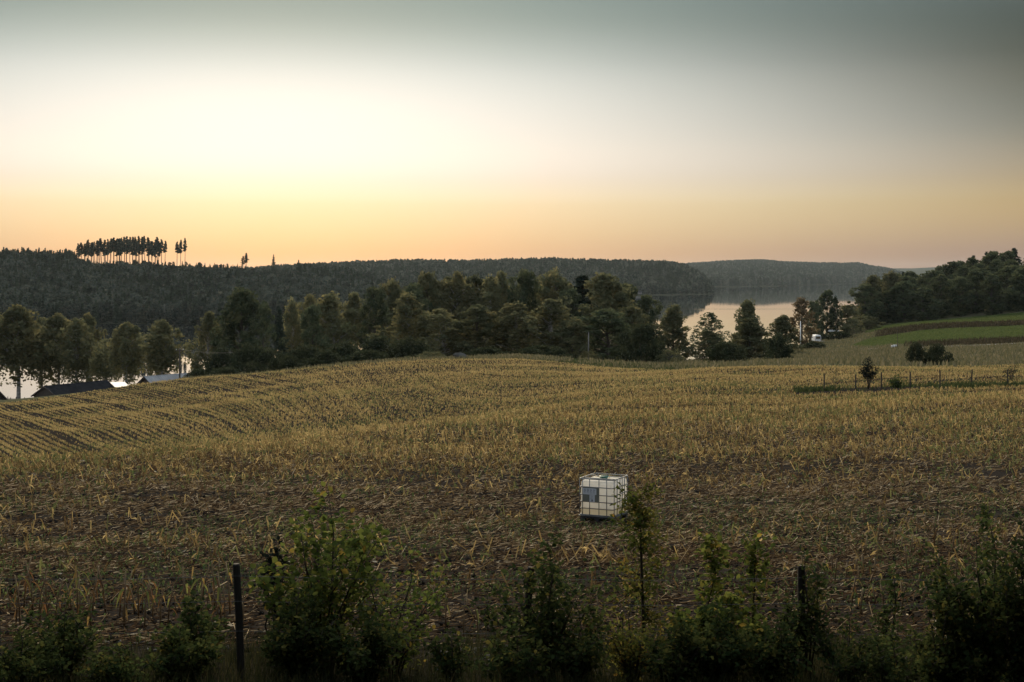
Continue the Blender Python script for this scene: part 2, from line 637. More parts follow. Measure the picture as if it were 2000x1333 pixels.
def lake():
    n = 96
    a = np.linspace(0, 2 * np.pi, n, endpoint=False)
    rings = [300, 600, 1200, 2400, 5000, 10000, 15400]
    V, Fq = [], []
    lo = -1.2
    th = np.linspace(-1.0, 1.0, 61)
    for r_ in rings:
        for t in th:
            V.append((r_ * math.sin(t), r_ * math.cos(t), 0.0))
    k = len(th)
    for i in range(len(rings) - 1):
        for j in range(k - 1):
            Fq.append((i * k + j, i * k + j + 1, (i + 1) * k + j + 1, (i + 1) * k + j)[::-1])
    tag(obj('lake', mesh_np('lake', V, [Fq]), None, lake_material()), kind='structure')


lake()

# ------------------------------------------------------------------ trees
rng = np.random.default_rng(7)
rnd = random.Random(7)


def rand_dirs(n, g):
    v = g.normal(size=(n, 3))
    return v / np.linalg.norm(v, axis=1)[:, None]


def leaf_cards(P, size, g, stretch=1.5, flat=0.0, hang=0.0):
    """leaf sprays: one bent four-sided leaf per point"""
    n = len(P)
    a = rand_dirs(n, g)
    if flat:
        a[:, 2] *= (1 - flat)
    if hang:
        a[:, 2] = a[:, 2] * (1 - hang) - hang
    a /= np.linalg.norm(a, axis=1)[:, None]
    b = np.cross(a, rand_dirs(n, g))
    b /= np.maximum(np.linalg.norm(b, axis=1), 1e-6)[:, None]
    s = (size * g.uniform(.6, 1.4, n))[:, None]
    a = a * s * stretch * .5
    b = b * s * .5
    nrm = np.cross(a, b)
    nrm /= np.maximum(np.linalg.norm(nrm, axis=1), 1e-6)[:, None]
    V = np.stack([P - a, P - b + nrm * s * .12, P + a, P + b + nrm * s * .12], 1).reshape(-1, 3)
    Q = np.arange(4 * n).reshape(n, 4)
    return V, Q


def clump_points(centres, radii, per, g, shell=.45):
    out, cid = [], []
    for i, (c, r) in enumerate(zip(centres, radii)):
        d = rand_dirs(per, g)
        q = g.uniform(shell ** 3, 1, per) ** (1 / 3)
        out.append(np.asarray(c) + d * q[:, None] * np.asarray(r))
        cid.append(np.full(per, i))
    return np.concatenate(out), np.concatenate(cid)


PROFILES = {
    'oval': lambda t: np.sin(np.pi * np.clip(t, 0, 1) ** .8) ** .7,
    'dome': lambda t: np.clip(1.15 * np.sqrt(np.clip(1 - t ** 2.2, 0, 1)), 0, 1),
    'cone': lambda t: np.clip(1.05 - t, .08, 1) ** .75,
    'narrow': lambda t: np.clip(np.sin(np.pi * (t * .92 + .06)), 0, 1) ** .5,
}


def crown_broad(h, w, g, start=.1, prof='oval', nclump=60, per=45, leaf=.42, droop=0.0, csize=.13, top_bias=1.0, limbs=True, ragged=.25, trunk_r=.018):
    f = PROFILES[prof]
    C, Rd = [], []
    lean = g.normal(0, .02, 2) * h
    ph = g.uniform(0, 6.28, 4)
    for i in range(nclump):
        t = (i + g.uniform(0, 1)) / nclump
        t = t ** top_bias
        ang = g.uniform(0, 2 * np.pi)
        lob = 1 + ragged * np.sin(2 * ang + ph[0] + 5 * t) * np.sin(7 * t + ph[1])
        rmax = w / 2 * f(np.array([t]))[0] * lob
        rr = rmax * (g.uniform(.15, .9) ** .6 if g.uniform() > .12 else g.uniform(.95, 1.2))
        z = h * (start + (1 - start) * t * .96)
        C.append((rr * np.cos(ang) + lean[0] * t, rr * np.sin(ang) + lean[1] * t, z))
        cr = w * csize * g.uniform(.45, 1.4)
        Rd.append((cr, cr, cr * g.uniform(.65, 1.0)))
    P, cid = clump_points(C, Rd, per, g)
    ct = g.normal(.5, .2, nclump)
    tint = ct[cid] + g.normal(0, .16, len(P))
    if droop:
        k = g.uniform(0, 1, len(P)) < .4
        P[k, 2] -= g.uniform(0, droop, k.sum()) * h * .12
    P[:, 2] = np.maximum(P[:, 2], .05)
    V, Q = leaf_cards(P, leaf, g, 1.5, hang=.25 if droop else 0)
    me = mesh_np('crown', V, [Q], np.repeat(np.clip(tint, 0, 1), 4))
    tb = MB()
    pts = [(lean[0] * t, lean[1] * t, h * t) for t in (0, .15, .35, .55, .75, .93)]
    pts = [(p[0] + (g.normal(0, .008) * h if i else 0), p[1], p[2]) for i, p in enumerate(pts)]
    pts[0] = (0, 0, -1.0)
    tb.tube(pts, [h * trunk_r * k for k in (1.15, .95, .75, .5, .28, .08)], 6)
    if limbs:
        for i in range(0, nclump, 2):
            c = C[i]
            zz = max(c[2] - math.hypot(c[0], c[1]) * g.uniform(.5, 1.1), h * .08)
            j = zz / h
            tb.tube([(lean[0] * j, lean[1] * j, zz), ((c[0] + lean[0] * j) * .55, (c[1] + lean[1] * j) * .55, (zz * .4 + c[2] * .6)), c], [h * .006, h * .004, h * .0015], 3, False)
    return tb.mesh('trunk', True), me


def crown_spruce(h, w, g, start=.06, tiers=24, leaf=.42, power=.85, gap=.2, trunk_r=.013):
    P = []
    tb = MB()
    for i in range(tiers):
        t = (i + g.uniform(-.3, .3)) / tiers
        z = h * (start + (1 - start) * t)
        L_ = w / 2 * max(1 - t, .03) ** power
        nb = 9 if t < .8 else 6
        for k in range(nb):
            if g.uniform() < gap:
                continue
            ang = 2 * np.pi * (k + g.uniform(-.3, .3)) / nb + i
            l = L_ * g.uniform(.6, 1.12)
            n = int(5 + l * 6)
            s = g.uniform(.1, 1, n)
            spread = g.normal(0, .12 * l + .05, n)
            x = np.cos(ang) * l * s - np.sin(ang) * spread
            y = np.sin(ang) * l * s + np.cos(ang) * spread
            zz = z - l * .35 * s ** 1.3 + l * .12 * s ** 3 + g.normal(0, .10, n) - np.abs(g.normal(0, .12, n)) * s
            P.append(np.stack([x, y, zz], 1))
            if i % 2 == 0:
                tb.tube([(0, 0, z), (np.cos(ang) * l * .9, np.sin(ang) * l * .9, z - l * .28)], [h * .003, .01], 3, False)
    n = 30
    P.append(np.stack([g.normal(0, .12, n), g.normal(0, .12, n), h * g.uniform(.93, 1.0, n)], 1))
    P = np.concatenate(P)
    P[:, 2] = np.maximum(P[:, 2], .05)
    V, Q = leaf_cards(P, leaf, g, 1.7, hang=.2)
    me = mesh_np('crown', V, [Q], np.repeat(np.clip(g.normal(.45, .2, len(P)), 0, 1), 4))
    tb.tube([(0, 0, -1), (0, 0, h * .5), (0, 0, h * .97)], [h * trunk_r * 1.1, h * trunk_r * .65, .02], 6)
    return tb.mesh('trunk', True), me


def crown_pine(h, w, g, start=.5, nclump=26, per=36, leaf=.5, flat=.45, trunk_r=.010):
    C, Rd = [], []
    for i in range(nclump):
        t = (i + g.uniform(0, 1)) / nclump
        ang = g.uniform(0, 6.28)
        rr = w / 2 * min(1, 1.25 * (1.02 - t)) ** .8 * (.55 if t < .2 else 1) * g.uniform(.1, .95)
        C.append((rr * np.cos(ang), rr * np.sin(ang), h * (start + (1 - start) * t * .97)))
        cr = w * .15 * g.uniform(.6, 1.2) * (1.1 - .75 * t)
        Rd.append((cr, cr, cr * flat))
    P, cid = clump_points(C, Rd, per, g, .2)
    V, Q = leaf_cards(P, leaf, g, 1.5)
    ct = g.normal(.45, .18, nclump)
    me = mesh_np('crown', V, [Q], np.repeat(np.clip(ct[cid] + g.normal(0, .1, len(P)), 0, 1), 4))
    tb = MB()
    b = g.normal(0, .006, 2) * h
    tb.tube([(0, 0, -1), (b[0], b[1], h * .4), (b[0] * .5, b[1] * .5, h * .75), (0, 0, h * .97)], [h * trunk_r * 1.2, h * trunk_r, h * trunk_r * .7, .03], 6)
    for c in C[::2]:
        tb.tube([(0, 0, c[2] - .3), c], [h * .004, .02], 3, False)
    return tb.mesh('trunk', True), me


M_bark = mat_noise('bark', (.03, .025, .02), (.07, .058, .045), 3, .9, .03, stretch=(1, 1, .2))
M_birchbark = mat_noise('birch_bark', (.10, .09, .08), (.42, .40, .37), 2.2, .8, 0, stretch=(.6, .6, 2.0))
M_pinebark = mat_noise('pine_bark', (.06, .035, .022), (.13, .075, .045), 2, .9, .03, stretch=(1, 1, .3))
L_birch = mat_leaf('birch_leaf', [(.095, .105, .06), (.15, .15, .078), (.23, .20, .09)], .5, .18)
L_dark = mat_leaf('alder_leaf', [(.042, .058, .036), (.076, .094, .052), (.125, .132, .066)], .45, .18)
L_mid = mat_leaf('oak_leaf', [(.072, .083, .048), (.115, .122, .066), (.18, .16, .076)], .5, .18)
L_bush = mat_leaf('bush_leaf', [(.022, .03, .019), (.04, .05, .028), (.065, .07, .036)], .35, .15)
L_rust = mat_leaf('rusty_leaf', [(.10, .08, .05), (.15, .11, .06), (.19, .135, .07)], .45, .15)
L_needle = mat_leaf('spruce_needle', [(.028, .042, .032), (.046, .062, .044), (.068, .08, .052)], .25, .2)
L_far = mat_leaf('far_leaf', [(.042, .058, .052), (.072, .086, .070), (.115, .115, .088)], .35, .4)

TPL = {}


def template(kind, trunk, crown, bark, leafm, h):
    trunk.materials.append(bark)
    crown.materials.append(leafm)
    TPL.setdefault(kind, []).append((trunk, crown, h))


def make_templates():
    for s in range(4):
        g = np.random.default_rng(100 + s)
        t, c = crown_broad(18, 9.5, g, .08, 'oval', 120, 52, .40, 1.0, .105, ragged=.45)
        template('birch', t, c, M_birchbark, L_birch, 18)
    for s in range(2):
        g = np.random.default_rng(130 + s)
        t, c = crown_broad(18, 9.0, g, .42, 'oval', 120, 56, .40, 2.0, .11, ragged=.3)
        template('weeping', t, c, M_birchbark, L_birch, 18)
    for s in range(4):
        g = np.random.default_rng(200 + s)
        t, c = crown_broad(20, 10.5, g, .02, 'narrow', 140, 54, .44, 0, .105, ragged=.5)
        template('alder', t, c, M_bark, L_dark, 20)
    for s in range(4):
        g = np.random.default_rng(300 + s)
        t, c = crown_broad(18, 11, g, .02, 'dome', 140, 54, .44, 0, .105, ragged=.5)
        template('oak', t, c, M_bark, L_mid, 18)
    for s in range(2):
        g = np.random.default_rng(350 + s)
        t, c = crown_broad(14, 10, g, .02, 'cone', 150, 50, .36, 0, .10, ragged=.2)
        template('coneleaf', t, c, M_bark, L_mid, 14)
    for s in range(2):
        g = np.random.default_rng(370 + s)
        t, c = crown_broad(16, 9, g, .18, 'oval', 70, 40, .34, 0, .10, ragged=.4)
        template('open', t, c, M_bark, L_dark, 16)
    g = np.random.default_rng(390)
    t, c = crown_broad(16, 8, g, .06, 'oval', 70, 50, .36, .6, .12)
    template('rusty', t, c, M_bark, L_rust, 16)
    for s in range(2):
        g = np.random.default_rng(400 + s)
        t, c = crown_spruce(16, 6.5, g)
        template('spruce', t, c, M_bark, L_needle, 16)
    for s in range(5):
        g = np.random.default_rng(500 + s)
        t, c = crown_pine(22, 5.0, g, .34 + .05 * s, 60, 34, .6)
        template('pine', t, c, M_pinebark, L_needle, 22)
    for s in range(3):
        g = np.random.default_rng(600 + s)
        t, c = crown_broad(4.0, 6.0, g, .0, 'dome', 90, 60, .20, 0, .13, ragged=.15, trunk_r=.012)
        template('bush', t, c, M_bark, L_bush, 4.0)
    for s in range(2):
        g = np.random.default_rng(640 + s)
        t, c = crown_broad(4.0, 5.2, g, .0, 'dome', 60, 50, .16, 0, .13, ragged=.15, trunk_r=.012)
        template('palebush', t, c, M_bark, L_mid, 4.0)


make_templates()
NAMES = dict(birch='birch_tree', weeping='birch_tree', alder='alder_tree', oak='oak_tree', coneleaf='alder_tree', open='alder_tree', rusty='birch_tree',
             spruce='spruce_tree', pine='pine_tree', bush='bush', palebush='bush')
_count = {}


def plant(kind, px, Y, top, wpx, label, cat='tree', group=None, name=None, var=None, base=None):
    """a tree rooted on the ground at bearing px, distance Y, its tip at photo row top, wpx wide"""
    p = at(px, Y)
    zt = ZC - (top - HZ) / F * Y
    if 'bush' in kind:
        p.z -= .7 if Y < 300 else .3
    i = _count.get(kind, 0) if var is None else var
    _count[kind] = i + 1
    tr, cr, h = TPL[kind][i % len(TPL[kind])]
    bb = max(max(abs(v) for v in (cr_w(cr))), .1)
    sz = max((zt - p.z), .6) / h
    sx = wpx / F * Y / (2 * bb)
    o = empty(name or NAMES[kind], p, rnd.uniform(0, 6.28), (sx, sx, sz))
    if kind == 'pine':
        o.rotation_euler = (rnd.gauss(0, .022), rnd.gauss(0, .022), rnd.uniform(0, 6.28))
    tag(o, label, cat, group)
    a = bpy.data.objects.new('trunk', tr)
    b = bpy.data.objects.new('crown', cr)
    for q in (a, b):
        COL.objects.link(q)
        q.parent = o
    return o


_cw = {}


def cr_w(me):
    if me.name not in _cw:
        v = np.empty(len(me.vertices) * 3, dtype=np.float32)
        me.vertices.foreach_get('co', v)
        v = v.reshape(-1, 3)
        _cw[me.name] = (float(np.percentile(np.hypot(v[:, 0], v[:, 1]), 96)),)
    return _cw[me.name]


G_LEFT = 'birches along the lake shore at left'
G_MID = 'trees of the wood beyond the field'
G_R = 'lone trees between the field and the lake'
TREES = [
    # kind, px, distance, top row, width px, label, group
    ('weeping', -12, 325, 606, 80, 'birch cut by the left edge of the picture behind the dark cabin', G_LEFT),
    ('weeping', 36, 322, 597, 92, 'tall dense birch nearest the left edge of the row, with a pale streak of trunk', G_LEFT),
    ('weeping', 80, 335, 622, 66, 'slim birch just right of the tall dense one at the left', G_LEFT),
    ('weeping', 114, 328, 613, 66, 'birch with a long pale trunk over the left end of the long dark roof', G_LEFT),
    ('weeping', 150, 322, 623, 66, 'rounded dark birch above the middle of the long dark roof', G_LEFT),
    ('weeping', 174, 332, 613, 58, 'taller thin birch top rising over the right half of the long dark roof', G_LEFT),
    ('weeping', 206, 318, 664, 56, 'low drooping tree over the right end of the long dark roof', G_LEFT),
    ('weeping', 248, 310, 630, 72, 'egg shaped birch by itself above the white lean-to roof', G_LEFT),
    ('weeping', 316, 305, 626, 74, 'pointed yellowish birch above the grey metal roof', G_LEFT),
    ('birch', 404, 290, 610, 66, 'thin pale birch right of the utility pole at the open water', G_MID),
    ('alder', 470, 285, 564, 110, 'tall dark ragged tree standing highest at the left end of the wood', G_MID),
    ('open', 513, 278, 597, 62, 'half bare dark tree with open branches beside the tall ragged one', G_MID),
    ('spruce', 546, 284, 607, 48, 'dark narrow spruce between the half bare tree and the pale birches', G_MID),
    ('birch', 575, 296, 588, 56, 'thin pale birch right of the dark narrow spruce', G_MID),
    ('birch', 607, 312, 578, 66, 'pale yellowish birch crown behind the small dark round topped tree', G_MID),
    ('alder', 609, 282, 597, 46, 'small dark round topped tree before the pale birches', G_MID),
    ('birch', 655, 294, 573, 78, 'broad pale birch left of the dark tall leaning one', G_MID),
    ('birch', 697, 300, 572, 58, 'pale birch close against the dark edge of the main wood', G_MID),
    ('alder', 736, 283, 562, 56, 'dark slender tree at the left flank of the main wood', G_MID),
    ('oak', 765, 300, 551, 72, 'olive topped tree at the left shoulder of the main wood', G_MID),
    ('birch', 800, 262, 576, 88, 'pale bushy tree in front at the left of the main wood', G_MID),
    ('alder', 812, 300, 556, 62, 'dark round crown behind the pale bushy tree', G_MID),
    ('oak', 840, 305, 533, 78, 'tall brownish tree first of the high tops of the wood', G_MID),
    ('oak', 872, 310, 544, 66, 'lower top in the dip right of the first high top', G_MID),
    ('birch', 897, 305, 533, 62, 'second high top of the wood with a rounded brown head', G_MID),
    ('oak', 927, 312, 539, 66, 'flat topped tree left of the middle of the wood', G_MID),
    ('birch', 955, 305, 540, 66, 'brownish tree top just left of the middle spire', G_MID),
    ('birch', 982, 308, 531, 56, 'slim pointed top in the middle of the wood', G_MID),
    ('alder', 1022, 300, 529, 62, 'highest dark round head in the middle of the wood', G_MID),
    ('birch', 1053, 312, 546, 60, 'lower pale top right of the highest dark head', G_MID),
    ('oak', 1087, 300, 532, 88, 'wide flat headed tree right of the middle of the wood', G_MID),
    ('alder', 1112, 292, 566, 56, 'dark lower tree left of the gap in the wood', G_MID),
    ('pine', 1138, 296, 540, 54, 'dark open pine standing by itself in the gap of the wood', G_MID),
    ('oak', 1186, 285, 536, 100, 'biggest dark green dome at the right end of the wood', G_MID),
    ('alder', 1224, 295, 555, 72, 'tree sloping down right of the big dark dome', G_MID),
    ('alder', 1262, 290, 579, 56, 'small round headed tree at the right end of the wood against the lake', G_MID),
    ('oak', 1236, 262, 602, 90, 'low broad tree in front at the right end of the wood', G_MID),
    ('birch', 868, 258, 606, 88, 'lower pale tree in front of the first high tops', G_MID),
    ('oak', 930, 256, 598, 92, 'low spreading dark tree over the grey boulder', G_MID),
    ('birch', 1012, 258, 592, 92, 'lower pale tree in front of the middle of the wood', G_MID),
    ('birch', 1075, 256, 586, 88, 'pale soft tree in front right of the middle of the wood', G_MID),
    ('oak', 1118, 250, 626, 70, 'low rounded tree left of the pole at the gap', G_MID),
    ('alder', 1188, 252, 606, 88, 'dark low tree in front of the big dome, right of the pole', G_MID),
    ('coneleaf', 1314, 262, 596, 82, 'cone shaped leafy tree standing alone right of the wood', G_R),
    ('open', 1388, 258, 610, 78, 'loose open tree with light showing through before the bright water', G_R),
    ('oak', 1386, 256, 646, 74, 'low leafy growth at the foot of the loose open tree', G_R),
    ('coneleaf', 1460, 268, 586, 66, 'tall dark two peaked tree before the bright water', G_R),
    ('coneleaf', 1466, 262, 622, 96, 'broad dark lower tree at the foot of the two peaked one', G_R),
    ('coneleaf', 1528, 330, 616, 64, 'small pointed tree left of the white flagpole', G_R),
    ('rusty', 1566, 455, 580, 54, 'reddish brown birch behind the white flagpole', G_R),
    ('alder', 1590, 500, 588, 42, 'dark tree right behind the reddish birch', G_R),
    ('alder', 1614, 505, 565, 48, 'tall dark tree above the caravan', G_R),
    ('open', 1633, 500, 579, 30, 'thin see-through tree right of the tall one above the caravan', G_R),
    ('oak', 1655, 510, 596, 60, 'round tree low down right of the caravan', G_R),
    ('oak', 1690, 520, 618, 62, 'rounded tree at the corner of the hillside wood', G_R),
    ('palebush', 1668, 490, 622, 44, 'small pale tree leaning on the hillside wood above the rough bank', G_R),
]
for k, px, Y, top, w, lb, gr in TREES:
    plant(k, px, Y, top - (3 if gr == G_MID else 0), w * (1.2 if px > 1200 and gr == G_MID else 1.5 if gr == G_MID and px > 600 else 1.12 if gr == G_R else 1.22), lb, 'tree', gr)

BUSHES = [
    ('bush', 1417, 226, 675, 80, 'big wide dark bush at the far edge of the stubble'),
    ('bush', 1518, 222, 662, 50, 'tall rounded dark bush right of the wide one'),
    ('palebush', 1308, 218, 686, 46, 'pale round bush in front of the small cottage roof'),
    ('bush', 1252, 222, 640, 74, 'dense bush at the right foot of the wood'),
    ('bush', 1790, 172, 676, 36, 'left one of two round dark bushes beyond the wire fence'),
    ('bush', 1830, 170, 680, 48, 'right one of two round dark bushes beyond the wire fence'),
    ('palebush', 1150, 232, 690, 44, 'low bush at the foot of the pole in the wood'),
    ('bush', 440, 236, 722, 60, 'low green bush on the left field edge under the ragged tree'),
    ('bush', 388, 240, 726, 50, 'dark low bush right of the grey metal roof'),
    ('palebush', 838, 214, 690, 60, 'low scrub left of the grey boulder'),
    ('bush', 950, 224, 684, 80, 'dark undergrowth bush right of the grey boulder'),
    ('bush', 1060, 228, 680, 90, 'dark undergrowth bush at the foot of the middle trees'),
    ('bush', 720, 216, 690, 80, 'dark undergrowth bush at the left foot of the main wood'),
    ('bush', 640, 222, 692, 70, 'dark undergrowth bush below the pale birches'),
    ('bush', 560, 226, 700, 60, 'dark undergrowth bush below the narrow spruce'),
    ('bush', 432, 262, 690, 60, 'dark undergrowth at the foot of the tall ragged tree'),
    ('bush', 490, 258, 684, 80, 'dark undergrowth right of the tall ragged tree'),
    ('bush', 530, 244, 690, 70, 'dark undergrowth under the half bare tree'),
    ('bush', 600, 246, 684, 90, 'dark undergrowth under the small round topped tree'),
    ('bush', 672, 248, 676, 90, 'dark undergrowth under the broad pale birch'),
    ('bush', 745, 240, 664, 90, 'dark undergrowth under the dark slender tree'),
    ('bush', 800, 236, 668, 80, 'dark undergrowth under the pale bushy tree'),
    ('bush', 1640, 462, 652, 46, 'long low hedge bush right of the caravan'),
    ('bush', 1590, 392, 672, 40, 'low dark mound of scrub right of the flagpole foot'),
]
for k, px, Y, top, w, lb in BUSHES:
    plant(k, px, Y, top - 3, w * 1.3, lb, 'bush', 'bushes around the field')

# hillside wood at right
SKY_R = [(1680, 540), (1700, 537), (1740, 533), (1757, 531), (1775, 528), (1800, 533), (1820, 525), (1840, 515), (1860, 508), (1880, 500),
         (1900, 497), (1920, 492), (1948, 484), (1960, 487), (1975, 485), (1993, 480), (2020, 478), (2200, 460)]


def hillside():
    g = random.Random(11)
    G_H = 'trees of the hillside wood at right'
    for i, Y in enumerate((572, 596, 622, 650, 680, 712)):
        px = 1684 + g.uniform(0, 14) + i * 4
        while px < 2110:
            w = g.uniform(44, 62) * 600 / Y
            kind = g.choice(['alder', 'oak', 'alder', 'alder', 'alder', 'spruce' if i > 2 else 'oak'])
            yy = Y + g.uniform(-9, 9)
            gr = row(px, yy)
            top = gr - g.uniform(13, 19) / yy * F
            lim = tab(px, SKY_R)
            if i >= 4:
                top = lim + g.uniform(-1, 9)
                if g.random() < .45:
                    kind = 'spruce'
                    w *= .6
            top = max(top, lim + g.uniform(0, 6))
            if gr - top > 18:
                where = ('at the lake end' if px < 1760 else 'above the green slope' if px < 1880 else 'towards the right edge')
                lay = ('front row' if i < 2 else 'middle' if i < 4 else 'skyline row')
                lb = {'oak': 'round leafy tree', 'alder': 'dark upright leafy tree', 'birch': 'paler brownish tree', 'spruce': 'pointed dark spruce'}[kind] + ' in the ' + lay + ' of the hillside wood, ' + where
                _ = {'oak': 'round leafy tree in the dark hillside wood at right', 'alder': 'dark upright leafy tree in the hillside wood at right',
                      'birch': 'paler brownish tree in the hillside wood at right', 'spruce': 'pointed dark spruce in the hillside wood at right'}[kind]
                plant('alder' if kind == 'oak' else kind, px, yy, top, w * 1.15, lb, 'tree', G_H, NAMES[kind])
            px += w * g.uniform(.55, .8)
    plant('oak', 1741, 585, 531, 66, 'big round tree heading the left end of the hillside wood', 'tree', G_H)
    plant('oak', 1702, 580, 537, 60, 'round tree at the lake end of the hillside wood, overlooking the water', 'tree', G_H)


hillside()

# hilltop pines on the skyline across the lake
def STAND(px, row_):
    w = ('at the left end' if px < 180 else 'left of the middle' if px < 220 else 'in the middle' if px < 262 else 'right of the middle' if px < 295 else 'near the right end')
    return 'tall dark pine in the ' + row_ + ' row of the dense hilltop stand, ' + w


def hilltop():
    ox, oy, s = 130, 440, 4.651
    st = [(110, 165), (140, 155), (165, 165), (195, 127), (222, 150), (245, 145), (275, 128), (300, 122), (318, 118), (352, 128), (372, 120), (400, 112), (430, 105),
          (460, 112), (478, 118), (498, 110), (528, 100), (545, 97), (575, 100), (600, 95), (625, 93), (655, 98), (685, 105), (710, 95), (745, 105), (775, 138), (803, 120), (822, 98), (863, 128)]
    for i, (x, v) in enumerate(st):
        px, top = ox + x / s, oy + v / s
        plant('pine', px, 1385 + (i * 37 % 23) - 8, top + (i * 29 % 7) * .35, 9 + (i * 7 % 5), STAND(px, 'front'), 'tree', 'pines of the dense hilltop stand')
    for i in range(22):
        x = 125 + i * 34 + (i * 53 % 29) - 14
        px, top = ox + x / s, oy + tab(x, [(110, 178), (200, 150), (320, 135), (600, 112), (760, 125), (880, 160)]) / s + (i * 31 % 11) * .5
        plant('pine', px, 1402 + (i * 17 % 19), top, 8 + (i * 5 % 4), STAND(px, 'rear'), 'tree', 'pines of the dense hilltop stand')
    plant('pine', ox + 893 / s, 1385, oy + 142 / s, 8, 'slim pine with long bare trunk at the right end of the hilltop stand', 'tree', 'pines of the dense hilltop stand', var=4)
    for i, x in enumerate((150, 500, 545, 620, 700, 735)):
        plant('bush', ox + x / s, 1383, oy + (318 + 9 * (i % 3)) / s, 9 + 4 * (i % 2), 'dark undergrowth bush at the foot of the hilltop stand', 'bush', 'undergrowth of the hilltop stand')
    G = 'pines left standing on the cleared ridge'
    plant('pine', ox + 1003 / s, 1390, oy + 150 / s, 9, 'left pine of the three slender ones beside the hilltop stand', 'tree', G, var=4)
    plant('pine', ox + 1034 / s, 1396, oy + 133 / s, 9, 'middle pine of the three slender ones beside the hilltop stand', 'tree', G, var=3)
    plant('pine', ox + 1074 / s, 1390, oy + 117 / s, 8, 'right pine of the three slender ones beside the hilltop stand', 'tree', G, var=4)
    plant('pine', ox + 1603 / s, 1398, oy + 280 / s, 9, 'lower pine of the pair on the bare ridge', 'tree', G, var=0)
    plant('pine', ox + 1630 / s, 1396, oy + 252 / s, 10, 'taller pine of the pair on the bare ridge', 'tree', G, var=1)
    plant('spruce', ox + 1880 / s, 1398, oy + 268 / s, 11, 'single small spruce alone on the ridge right of the pair', 'tree', G)
    plant('pine', 13, 1390, 484, 13, 'crooked pine poking over the forest skyline at the far left', 'tree', G, var=2)
    G2 = 'single trees above the far ridge skyline'
    for i, (px, top, w, kd) in enumerate([(628, 513, 8, 'oak'), (676, 511, 8, 'spruce'), (912, 510, 11, 'oak'), (924, 509, 9, 'oak'), (934, 510, 9, 'oak'), (947, 508, 9, 'oak'), (961, 507, 7, 'alder'), (971, 510, 6, 'spruce'),
                                          (995, 504, 7, 'spruce'), (1003, 505, 6, 'spruce'), (1016, 506, 6, 'spruce'), (1021, 505, 6, 'spruce'), (1076, 505, 5, 'spruce'), (1211, 508, 5, 'spruce'), (1288, 511, 6, 'spruce')]):
        D = 3000 if px > 700 else 2650
        lb = {'oak': 'rounded tree standing above the far ridge in a short line', 'alder': 'rounded tree standing above the far ridge in a short line', 'spruce': 'tiny spruce spire standing above the far ridge skyline'}[kd]
        if px == 628:
            lb = 'small dark tree on the saddle between the near and far ridges'
        if px == 1211:
            lb = 'last lone spruce spire on the far ridge, left of where it dips to the water'
        plant(kd, px, D, top, w, lb, 'tree', G2)


hilltop()


# far forests: countless trees, grown on points by geometry nodes
def far_templates():
    out = {'near': [], 'far': []}
    for lod, nn in (('near', 1.0), ('far', .3)):
        for s in range(3):
            g = np.random.default_rng(700 + s)
            t, c = crown_spruce(10, 4.0, g, .03, int(14 if nn == 1 else 8), .55 if nn == 1 else 1.0, .8, .25)
            out[lod].append((c, L_needle))
        for s in range(3):
            g = np.random.default_rng(720 + s)
            t, c = crown_broad(9, 7.0, g, .03, ('dome', 'oval', 'narrow')[s], int(34 * (1 if nn == 1 else .6)), int(20 * (1 if nn == 1 else .6)), .62 if nn == 1 else 1.2, 0, .15, limbs=False)
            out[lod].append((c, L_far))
    cols = {}
    for lod, lst in out.items():
        cl = bpy.data.collections.new('forest_tree_kinds')
        for c, m in lst:
            c.materials.append(m)
            cl.objects.link(bpy.data.objects.new('forest_tree', c))
        cols[lod] = cl
    return cols


def forest(name, pts, scales, pick, coll):
    me = bpy.data.meshes.new(name)
    me.vertices.add(len(pts))
    me.vertices.foreach_set('co', np.asarray(pts, dtype=np.float32).ravel())
    a = me.attributes.new('size', 'FLOAT', 'POINT')
    a.data.foreach_set('value', np.asarray(scales, dtype=np.float32))
    a = me.attributes.new('pick', 'INT', 'POINT')
    a.data.foreach_set('value', np.asarray(pick, dtype=np.int32))
    o = obj(name, me)
    ng = bpy.data.node_groups.new('grow_forest', 'GeometryNodeTree')
    ng.interface.new_socket('Geometry', in_out='INPUT', socket_type='NodeSocketGeometry')
    ng.interface.new_socket('Geometry', in_out='OUTPUT', socket_type='NodeSocketGeometry')
    N, L = ng.nodes, ng.links
    gi, go = N.new('NodeGroupInput'), N.new('NodeGroupOutput')
    ci = N.new('GeometryNodeCollectionInfo')
    ci.inputs['Collection'].default_value = coll
    ci.inputs['Separate Children'].default_value = True
    ci.inputs['Reset Children'].default_value = True
    ip = N.new('GeometryNodeInstanceOnPoints')
    ip.inputs['Pick Instance'].default_value = True
    na = N.new('GeometryNodeInputNamedAttribute')
    na.data_type = 'FLOAT'
    na.inputs['Name'].default_value = 'size'
    nb = N.new('GeometryNodeInputNamedAttribute')
    nb.data_type = 'INT'
    nb.inputs['Name'].default_value = 'pick'
    rv = N.new('FunctionNodeRandomValue')
    rv.data_type = 'FLOAT_VECTOR'
    rv.inputs['Max'].default_value = (0, 0, 6.28)
    L.new(gi.outputs[0], ip.inputs['Points'])
    L.new(ci.outputs[0], ip.inputs['Instance'])
    L.new(na.outputs[0], ip.inputs['Scale'])
    L.new(nb.outputs[0], ip.inputs['Instance Index'])
    L.new(rv.outputs[0], ip.inputs['Rotation'])
    L.new(ip.outputs[0], go.inputs[0])
    md = o.modifiers.new('grow', 'NODES')
    md.node_group = ng
    return o


